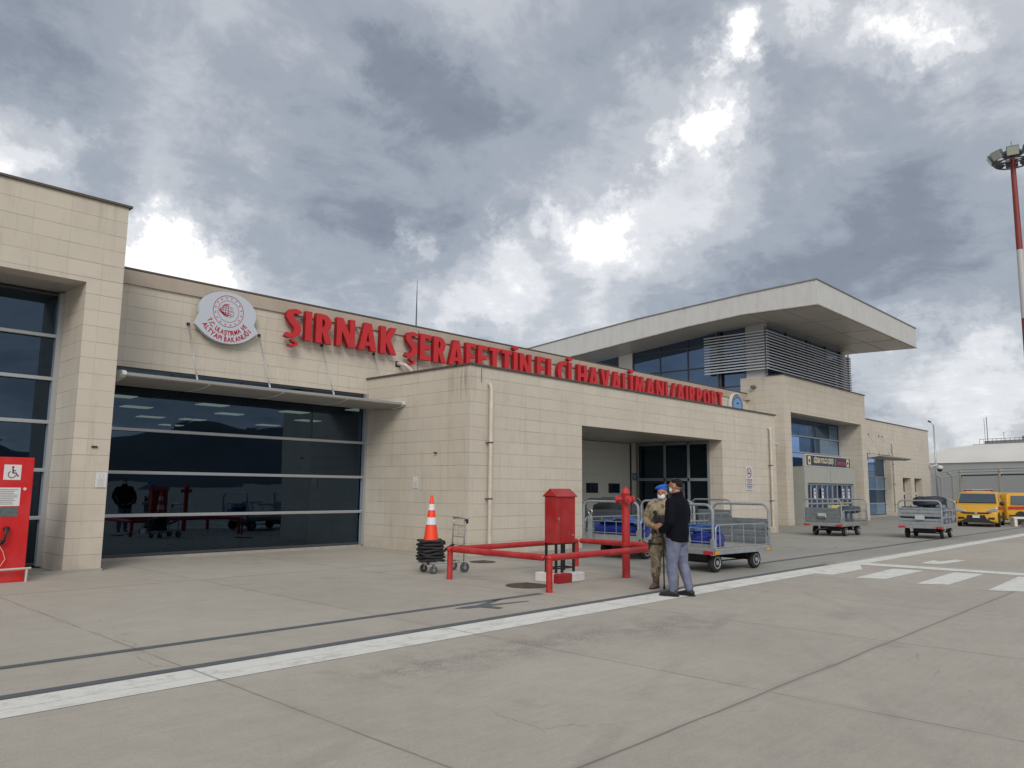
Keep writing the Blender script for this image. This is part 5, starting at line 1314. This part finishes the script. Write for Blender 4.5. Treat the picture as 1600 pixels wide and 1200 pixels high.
for s_ in (-1,1): b.tube([(s_*.05,-.085,1.622),(s_*.076,-.03,1.645),(s_*.084,.018,1.668)], .003, 4); b.tube([(s_*.05,-.08,1.575),(s_*.074,-.03,1.60),(s_*.084,.018,1.630)], .003, 4)
b.build('ear_loop', MASKW, mk)

# --- soldier, facing the camera and slightly left
face = -fw*0.86 - rt*0.42
sol = thing('person', 'soldier in desert camouflage with blue beret and white face mask, hands clasped', 'person', (11.16,7.11,0), view_rot(face.x, face.y))
kn = [(-.115,-.02,.47),(.125,.0,.47)]; an = [(-.13,.0,.085),(.19,.03,.085)]
b = MB()
b.loft([((0,.0,.88),.14,.10,(1,0,0),(0,1,0)),((0,0,1.15),.14,.10,(1,0,0),(0,1,0)),((0,.01,1.34),.13,.085,(1,0,0),(0,1,0)),((0,.015,1.41),.055,.058,(1,0,0),(0,1,0)),((0,.0,1.50),.052,.056,(1,0,0),(0,1,0))], 16)
head(b, (0,-.012,1.545), .98)
leg_set(b, .86, .085, kn, an, (.085,.075,.052,.050,.042,.042))
wl_, wr_ = (-.085,-.235,1.02), (.085,-.235,1.01)
limb(b, [(-.19,.01,1.32),(-.25,.01,1.10),wl_], [.05,.042,.030]); limb(b, [(.19,.01,1.32),(.25,.01,1.10),wr_], [.05,.042,.030])
hand(b, wl_, (.85,-.35,.05), (-.2,.8,-.3), 1.05, .7); hand(b, wr_, (-.85,-.42,.02), (.2,.8,-.3), 1.05, .7)
body = b.build('body', SKIN, sol); remesh(body, .0075, 3)
b = MB()
b.loft([((0,.0,.80),.180,.132,(1,0,0),(0,1,0)),((0,.0,.92),.185,.140,(1,0,0),(0,1,0)),((0,0,1.08),.190,.145,(1,0,0),(0,1,0)),((0,.0,1.22),.205,.150,(1,0,0),(0,1,0)),((0,.01,1.32),.205,.125,(1,0,0),(0,1,0)),((0,.02,1.375),.15,.10,(1,0,0),(0,1,0)),((0,.015,1.415),.085,.085,(1,0,0),(0,1,0)),((0,.015,1.445),.080,.082,(1,0,0),(0,1,0))], 22)
limb(b, [(-.185,.01,1.335),(-.25,.03,1.20),(-.27,.02,1.08),(-.20,-.12,1.03),(-.11,-.225,1.02)], [.082,.078,.068,.060,.050])
limb(b, [(.185,.01,1.335),(.25,.03,1.20),(.27,.02,1.08),(.20,-.12,1.02),(.11,-.225,1.01)], [.082,.078,.068,.060,.050])
jk = b.build('jacket', CAMO, sol); remesh(jk, .012, 4)
b = MB(); leg_set(b, .83, .09, kn, [(a[0],a[1],.20) for a in an], (.108,.102,.086,.082,.080,.074)); b.ball((-.20,.0,.60),.045,.07,.10,10); b.ball((.21,.0,.60),.045,.07,.10,10)
tr_ = b.build('trousers', CAMO, sol); remesh(tr_, .012, 4)
b = MB(); b.loft([((0,-.005,.895),.192,.146,(1,0,0),(0,1,0)),((0,-.005,.945),.194,.148,(1,0,0),(0,1,0))], 22); b.build('belt', BLACK, sol); b = MB(); b.box(-.10,.17,-.185,-.10,1.05,1.19); b.build('chest_pouch', BLACK, sol, bevel=.02); b = MB(); b.loft([((-.10,.0,.70),.118,.115,(1,0,0),(0,1,0)),((-.10,.0,.735),.120,.117,(1,0,0),(0,1,0))],16); b.box(-.235,-.18,-.06,.06,.60,.78); b.build('thigh_rig', BLACK, sol, bevel=.01)
for i, a in enumerate(an):
    b = MB(); shoe(b, a, (-.12,.25)[i], boot=True); s1 = b.build('boot', BOOT, sol, smooth=True); b = MB(); sole(b, a, (-.12,.25)[i]); b.build('sole', RUBBER, s1)
b = MB(); b.loft([((0,.01,1.598),.082,.102,(1,0,0),(0,1,-.12)),((0,.01,1.618),.086,.106,(1,0,0),(0,1,-.12))], 20); b.ball((-.022,.016,1.645),.108,.112,.040,18, mtx=Matrix.Rotation(R(-16),3,'Y')); b.ball((.0,.01,1.628),.085,.10,.03,14)
b.build('beret', BERET, sol, smooth=True)
b = MB(); b.ball((0,-.055,1.492),.064,.050,.052,14); b.ball((0,-.080,1.515),.030,.024,.024,10); mk = b.build('face_mask', MASKW, sol, smooth=True)
b = MB()
for s_ in (-1,1): b.tube([(s_*.05,-.08,1.512),(s_*.076,-.03,1.53),(s_*.083,.018,1.55)], .003, 4)
b.build('ear_loop', MASKW, mk)
b = MB(); b.ball((0,.03,1.555),.079,.092,.060,14); b.build('hair', HAIR, sol, smooth=True)
b = MB()
for s_ in (-1,1): b.ball((s_*.031,-.092,1.560),.013,.007,.006,8)
b.build('eyes', INK, sol, smooth=True)

# --- rifle slung across the soldier, muzzle down
ca, sa_ = math.cos(sol.rotation_euler.z), math.sin(sol.rotation_euler.z)
rf = thing('rifle', 'black rifle slung across the soldier pointing at the ground', 'rifle', (11.16,7.11,0), sol.rotation_euler.z)
b = MB(); d0, d1 = Vector((-.02,-.20,1.12)), Vector((.10,-.17,.60)); dd = (d1-d0).normalized()
def at(t, off=(0,0,0)): return d0.lerp(d1, t)+Vector(off)
b.tube([at(.02),at(.42)], .030, 6, r2=.022); b.tube([at(.42),at(.75)], .024, 8); b.build('receiver', BLACK, rf)
b = MB(); b.tube([at(.75),at(1.12)], .011, 8); b.tube([at(1.05),at(1.15)], .016, 8); b.build('barrel', BLACK, rf)
b = MB(); b.tube([at(.02),at(-.14,(-.02,0,.01)),at(-.26,(-.03,0,.0))], [.022,.026,.036], 6); b.build('stock', BLACK, rf)
b = MB(); q = at(.30); b.tube([q, q+Vector((-.08,-.02,-.02)), q+Vector((-.15,-.02,-.07))], [.022,.021,.020], 6); b.build('magazine', BLACK, rf)
b = MB(); q = at(.14); b.tube([q, q+Vector((-.07,-.01,-.06))], .017, 6); b.build('grip', BLACK, rf)
b = MB(); b.tube([at(-.2),(-.20,-.12,1.02),(-.30,-.16,.88),(-.29,-.18,.76),(-.20,-.2,.72),(-.10,-.2,.82),at(.5)], .010, 5); b.build('sling', BLACK, rf, smooth=True)
pd = pixdir(1038, 921); tt = 1.6/-pd.z; pp = Vector((pd.x*tt, pd.y*tt, 0))
st = thing('walking_stick', 'thin black stick standing upright on the ground between soldier and man', 'stick', pp)
b = MB(); b.tube([(0,0,0),(-.005,.0,.5),(-.01,.01,.95)], [.011,.012,.014], 8); b.build('shaft', BLACK, st, smooth=True)
b = MB(); b.lathe([(.018,0),(.018,.05)], n=10); b.build('tip', RUBBER, st)

# ================================================================== VANS
def van_mesh(b, L, W, H, hood=.95, hz=1.02, nose=.62):
    # side outline (x forward), cross sections squeezed to the roof: returns body shell
    prof = [(-L/2,.30),(-L/2,.95),(-L/2+.03,1.15),(-L/2+.10,H-.12),(-L/2+.22,H-.02),(-L/2+.6,H),(L/2-1.85,H),(L/2-1.55,H-.05),(L/2-.95,hz+.10),(L/2-.80,hz+.02),(L/2-.22,hz-.10),(L/2-.05,hz-.24),(L/2,nose-.1),(L/2,.28),(L/2-.1,.20),(-L/2+.1,.22)]
    def hw(z): return W/2*(1.0 if z < .95 else 1.0-.11*((z-.95)/(H-.95))**1.2)
    rings = []
    for s_ in (-1,-.90,.90,1):
        ring = []
        for x, z in prof:
            inset = .0 if abs(s_) < 1 else .05
            xx = x*(1-inset*.4) if abs(s_) == 1 else x; zz = z-(.05 if (abs(s_) == 1 and z > H-.2) else 0)
            bow = 1-.06*max(0, (abs(x)-L/2+.3)/.3) if abs(x) > L/2-.3 else 1
            ring.append(b.bm.verts.new((xx, s_*hw(z)*bow, zz)))
        rings.append(ring)
    n = len(prof)
    for i in range(3):
        for k in range(n): b.bm.faces.new((rings[i][k],rings[i][(k+1)%n],rings[i+1][(k+1)%n],rings[i+1][k]))
    b.bm.faces.new(rings[0][::-1]); b.bm.faces.new(rings[-1]); return hw
VG = mat('van_glass', (.035,.055,.075), .06, spec=.9)
VR = mat('van_red_stripe', (.42,.02,.02), .4); VB = mat('van_black_plastic', (.015,.015,.016), .55); VL = mat('headlamp', (.42,.45,.46), .12, metal=.3)
def van(label, loc, rz, L=4.2, W=1.80, H=1.66, name='emergency_van', simple=False):
    v_ = thing(name, label, 'van', loc, rz, 'yellow emergency vans')
    b = MB(); hw = van_mesh(b, L, W, H); body = b.build('body', YEL, v_, bevel=.025, smooth=True, auto=35)
    f = L/2; hz = 1.02
    b = MB(); x0, z0, x1, z1 = f-.97, hz+.12, f-1.51, H-.09
    w0, w1 = hw(z0)*.91, hw(z1)*.90
    b.quad((x0+.025,-w0,z0+.01),(x0+.025,w0,z0+.01),(x1+.03,w1,z1),(x1+.03,-w1,z1)); b.build('windscreen', VG, v_, mods=[('SOLIDIFY',dict(thickness=.01))])
    b = MB(); b.box(x0+.02,x0+.06,-w0,w0,z0-.03,z0+.015); b.build('wiper_cowl', VB, v_)
    for s_ in (-1,1):
        for (xa, xb, xc, xd) in ((f-1.95,f-1.28,f-1.55,f-1.95),(f-3.0,f-2.05,f-2.05,f-3.0),(-f+.25,f-3.1,f-3.1,-f+.32)):
            za, zb = 1.03, H-.16; ya, yb = s_*(hw(za)+.004), s_*(hw(zb)+.004)
            b = MB(); b.quad((xa,ya,za),(xb,ya,za),(xc,yb,zb),(xd,yb,zb)); b.build('side_window', VG, v_, mods=[('SOLIDIFY',dict(thickness=.008))])
        b = MB(); y = s_*(W/2+.004); b.quad((-f+.1,y,.80),(f-.9,y,.84),(f-.55,y,.95),(-f+.1,y,.93)); b.build('side_stripe', VR, v_, mods=[('SOLIDIFY',dict(thickness=.006))])
        b = MB(); b.box(-f+.1,f-.9,s_*(W/2+.003)-.01,s_*(W/2+.003)+.01,.42,.50); b.build('side_moulding', VB, v_)
        b = MB(); b.ball((f-1.35,s_*(W/2+.10),1.10),.06,.10,.11,10); b.build('mirror', YEL if s_ < 0 else VB, v_, smooth=True)
        b = MB(); b.prism([(s_*.42,.70),(s_*.84,.74),(s_*.885,.88),(s_*.82,.93),(s_*.46,.79)], f-.16, f-.004, 'X'); b.build('headlight', VL, v_, bevel=.02)
        b = MB(); b.lathe([(.055,f-.03),(.055,f+.012)], (0,s_*.70,.40), 'X', 12); b.build('fog_light', VB, v_)
        b = MB(); b.box(f-.02,f+.010,s_*.62-.13,s_*.62+.13,.36,.46); b.build('bumper_vent', VB, v_, bevel=.01)
    b = MB(); b.prism([(-.66,.69),(.66,.69),(.50,.62),(-.50,.62)], f-.05, f+.015, 'X'); b.build('grille', VB, v_, bevel=.01)
    b = MB(); b.lathe([(.06,f+.01),(.06,f+.025)], (0,0,.66), 'X', 16); b.build('badge', ALU, v_)
    b = MB(); b.prism([(-.36,.56),(.36,.56),(.42,.40),(.70,.24),(.70,.20),(-.70,.20),(-.70,.24),(-.42,.40)], f-.05, f+.012, 'X'); b.build('lower_grille', VB, v_)
    b = MB(); b.box(f+.013,f+.024,-.15,.15,.43,.55); b.build('number_plate', LINEN, v_)
    for x in (-f+.75,f-.85):
        for s_ in (-1,1):
            q = MB(); q.lathe([(.20,-.09),(.31,-.09),(.32,0),(.31,.09),(.20,.09)], (x,s_*(W/2-.10),.315), 'Y', 20); t_ = q.build('wheel', RUBBER, v_, smooth=True, auto=45)
            q = MB(); q.lathe([(.20,.092*s_),(.17,.10*s_),(.03,.10*s_)], (x,s_*(W/2-.10),.315), 'Y', 14); q.build('rim', ALU, t_)
            q = MB(); q.lathe([(.36,W/2*s_-.02*s_),(.36,W/2*s_+.004*s_)], (x,0,.33), 'Y', 20); q.build('wheel_arch', VB, v_)
    b = MB(); b.box(f-2.15,f-1.85,-.55,.55,H-.01,H+.03); b.build('lightbar_mount', WPAINT, v_)
    b = MB(); b.box(f-2.12,f-1.88,-.62,-.28,H+.03,H+.10); b.box(f-2.12,f-1.88,.28,.62,H+.03,H+.10); b.build('red_beacon', mat('beacon_red',(.25,.008,.008),.2), v_, bevel=.015)
    b = MB(); b.box(f-2.12,f-1.88,-.28,.28,H+.03,H+.085); b.build('lightbar_centre', mat('lightbar_grey',(.15,.14,.12),.4), v_, bevel=.01)
    b = MB(); b.box(f-2.15,f-1.86,-.6,.6,H+.10,H+.12); b.build('lightbar_top', WPAINT, v_)
    return v_
vd = pixdir(1531, 790); vh = Vector((vd.x,vd.y,0)).normalized(); VD = 43.6
vpos = vh*VD
# nose towards the camera, turned a little to its right so that its left flank shows
van('yellow emergency van with red and white roof light bar facing the camera', (vpos.x+2.0*vh.x, vpos.y+2.0*vh.y, 0), math.atan2(-vh.y,-vh.x)-R(5), name='emergency_van')
vd = pixdir(1618, 790); vh2 = Vector((vd.x,vd.y,0)).normalized(); vp2 = vh2*50
van('second yellow emergency van side-on behind the first at the right edge', (vp2.x,vp2.y,0), math.atan2(rt.y,rt.x)+R(4), L=4.6, W=1.9, H=1.64)
bd_ = pixdir(1594, 790); bh = Vector((bd_.x,bd_.y,0)).normalized()*46
br = thing('road_barrier', 'white concrete barrier block in front of the second yellow van', 'barrier', (bh.x,bh.y,0), math.atan2(rt.y,rt.x))
b = MB(); b.box(-.5,.9,-.2,.2,.36,.46); b.box(-.45,-.30,-.18,.18,0,.36); b.box(.1,.25,-.18,.18,0,.36); b.box(.7,.85,-.18,.18,0,.36); b.build('frame', WPAINT, br, bevel=.015)
b = MB(); b.tube([(-.3,-.1,.05),(-.1,-.15,.25),(.1,-.1,.3)], .03, 6); b.tube([(-.3,-.1,.2),(-.1,-.12,.3)], .03, 6); b.build('coiled_hose', BLACK, br)

# ================================================================== BACKGROUND: tent, hall, fence, masts
td = Vector((.30,.954,0)).normalized(); tn = Vector((td.y,-td.x,0))        # along the wall, away from camera
def pt(px, py, dist):
    d_ = pixdir(px, py); k = dist/math.hypot(d_.x, d_.y); return CAM+d_*k
tent = thing('storage_tent', 'big white roofed storage tent hall with grey side wall behind the fence', 'tent hall', (87.6,19.6,0), math.atan2(td.y,td.x))
# local x along td, local y away from the camera (-> -tn side)
TL0, TL1, TW = -16, 5.2, 18
b = MB(); b.box(TL0,TL1,-.1,0,0,4.62)
for x in range(-14, 5, 3): b.box(x-.02,x+.02,.001,.015,0,4.6)
tb2 = b.build('side_wall', mat('tent_grey',(.37,.385,.375),.6,var=.04,vscale=.4), tent)
b = MB(); sec = [(-.15,4.62),(.3,5.2),(1.1,5.75),(3.2,6.25),(9,6.9),(9,4.7),(0.1,4.6)]
b.prism([(-y, z) for y, z in sec], TL0, TL1, 'X')
o = b.build('roof', mat('tent_white',(.64,.62,.58),.6,var=.06,vscale=.3), tent, smooth=True, auto=25)
b = MB(); b.box(TL1-.1,TL1,-9,-.1,0,4.7); b.build('gable_wall', mat('tent_gable',(.30,.31,.30),.6), tent)
p0 = pt(1520, 697, 135); p1 = pt(1650, 693, 130)
fb = thing('flat_roofed_block', 'pale flat roofed building with antennas showing above the tent', 'building', (p0.x,p0.y,0), math.atan2(p1.y-p0.y,p1.x-p0.x))
Lb = math.hypot(p1.x-p0.x,p1.y-p0.y); b = MB(); b.box(0,Lb,0,-0.01+8,0,p0.z+.25); b.build('wall', mat('far_wall',(.36,.35,.33),.8), fb)
b = MB(); b.box(1.2,Lb,1,7,p0.z+.25,p0.z+.75); b.box(6.2,7.9,1.5,6,p0.z+.75,p0.z+1.3); b.build('roof_structure', mat('far_roof',(.28,.28,.27),.8), fb)
b = MB()
for k in range(16): b.tube([(.6+k*.62,.8,p0.z+.25),(.6+k*.62,.8,p0.z+1.05)], .03, 4)
b.tube([(.6,.8,p0.z+1.0),(9.9,.8,p0.z+1.0)], .03, 4); b.build('roof_rail', ALUD, fb)
b = MB(); b.tube([(1.7,1,p0.z+.5),(1.7,1,p0.z+4.3)], .05, 5); b.build('antenna', ALUD, fb); b = MB(); b.tube([(1.35,1,p0.z+.5),(1.35,1,p0.z+4.1)], .03, 5); b.build('antenna', ALUD, fb); b = MB(); b.tube([(4.0,1,p0.z+.5),(4.0,1,p0.z+1.9)], .03, 5); b.tube([(3.8,1,p0.z+1.85),(4.3,1,p0.z+1.85)], .02, 5); b.build('antenna', ALUD, fb)

fnc = thing('security_fence', 'tall mesh fence with angled barbed wire arms in front of the tent', 'fence', (0,0,0))
MESHM = D.materials.new('chain_link'); MESHM.use_nodes = True; T = MESHM.node_tree; N = T.nodes; pb = N['Principled BSDF']; pb.inputs['Base Color'].default_value = (.16,.17,.17,1)
mx = N.new('ShaderNodeMixShader'); tp = N.new('ShaderNodeBsdfTransparent'); oo = N['Material Output']; mx.inputs[0].default_value = .24
T.links.new(tp.outputs[0], mx.inputs[1]); T.links.new(pb.outputs[0], mx.inputs[2]); T.links.new(mx.outputs[0], oo.inputs[0])
fpts = [pt(1457,790,84), pt(1473,790,74), pt(1491,790,66), pt(1504,790,61), pt(1566,790,58), pt(1625,790,56)]
for p in fpts: p.z = 0
b = MB()
for i in range(len(fpts)-1):
    a, c = fpts[i], fpts[i+1]; b.quad(a, c, c+Vector((0,0,2.75)), a+Vector((0,0,2.75)))
b.build('mesh', MESHM, fnc)
for i, p in enumerate(fpts):
    b = MB(); r_ = .09 if i < 3 else .11; b.tube([p, p+Vector((0,0,2.75)), p+Vector((0,0,2.8))-rt*.35*(1 if i < 3 else .0)+Vector((0,0,.35))], r_, 6); b.build('post', mat('fence_post',(.33,.31,.28),.7), fnc)
b = MB()
for i in range(len(fpts)-1):
    a, c = fpts[i], fpts[i+1]
    for k in (0,.5,1): o_ = Vector((0,0,2.8+.33*k))-rt*.33*k; b.tube([a+o_, c+o_], .014, 4)
b.build('barbed_wire', ALUD, fnc)
a, c = fpts[3], fpts[5]; b = MB(); b.tube([a+Vector((0,0,2.76)), fpts[4]+Vector((0,0,2.76)), c+Vector((0,0,2.76))], .045, 5); b.build('top_rail', BLACK, fnc)

lp = pt(1466, 783, 72)
sl = thing('street_lamp', 'slim grey street lamp post with single arm beyond the right wing', 'street lamp', (lp.x,lp.y,0))
tpz = pt(1453, 664, 72).z; b = MB(); b.tube([(0,0,0),(0,0,tpz)], [.09,.055], 8); b.build('pole', ALU, sl, smooth=True)
off = (pt(1449,660,72)-pt(1453,664,72)); b = MB(); b.tube([(0,0,tpz),(off.x,off.y,tpz+.22)], .045, 6); b.build('arm', ALU, sl)
b = MB(); b.tube([(off.x,off.y,tpz+.22),(off.x*2.2,off.y*2.2,tpz+.34)], .085, 6); b.build('lamp_head', ALUD, sl)

mp_ = pt(1582, 250, 60)
fm = thing('floodlight_mast', 'tall red and white banded mast with a ring of floodlights', 'light mast', (mp_.x,mp_.y,0))
HM = pt(1581, 245, 60).z; bands = [(0,4.2),(4.2,9.0),(9.0,13.0),(13.0,17.65),(17.65,HM)]
MR_ = mat('mast_red',(.20,.022,.015),.5,var=.05); MW_ = mat('mast_white',(.45,.44,.43),.5)
for i, (z0, z1) in enumerate(bands):
    b = MB(); b.tube([(0,0,z0),(0,0,z1)], [.30-.006*z0,.30-.006*z1], 16, caps=False); b.build('pole_section', MR_ if i%2==0 else MW_, fm, smooth=True)
b = MB()
for rr_, z in ((1.05,HM-.45),(.95,HM-.05)): b.tube([(rr_*math.cos(R(a)),rr_*math.sin(R(a)),z) for a in range(0,360,20)], .05, 6, closed=True)
for a in range(0,360,60): b.tube([(.15*math.cos(R(a)),.15*math.sin(R(a)),HM-.3),(1.0*math.cos(R(a)),1.0*math.sin(R(a)),HM-.45)], .045, 5)
b.build('head_frame', ALUD, fm)
b = MB(); b.lathe([(.62,HM+.12),(.55,HM+.34),(.2,HM+.42)], n=20); b.build('crown', ALUD, fm, smooth=True, auto=30)
b = MB(); b.tube([(0,0,HM+.4),(0,0,HM+1.1)], .02, 4); b.build('tip', ALUD, fm)
for k in range(8):
    a = 45*k+12; q = Matrix.Rotation(R(a), 4, 'Z') @ Matrix.Translation((1.22,0,HM-.02)) @ Matrix.Rotation(R(28), 4, 'Y')
    b = MB(); b.box(-.16,.10,-.36,.36,-.30,.30, q); fl = b.build('floodlight', mat('lamp_housing',(.10,.11,.11),.5), fm, bevel=.03)
    b = MB(); b.box(.10,.13,-.33,.33,-.27,.27, q); b.build('lens', mat('lamp_lens',(.42,.44,.38),.3), fl)
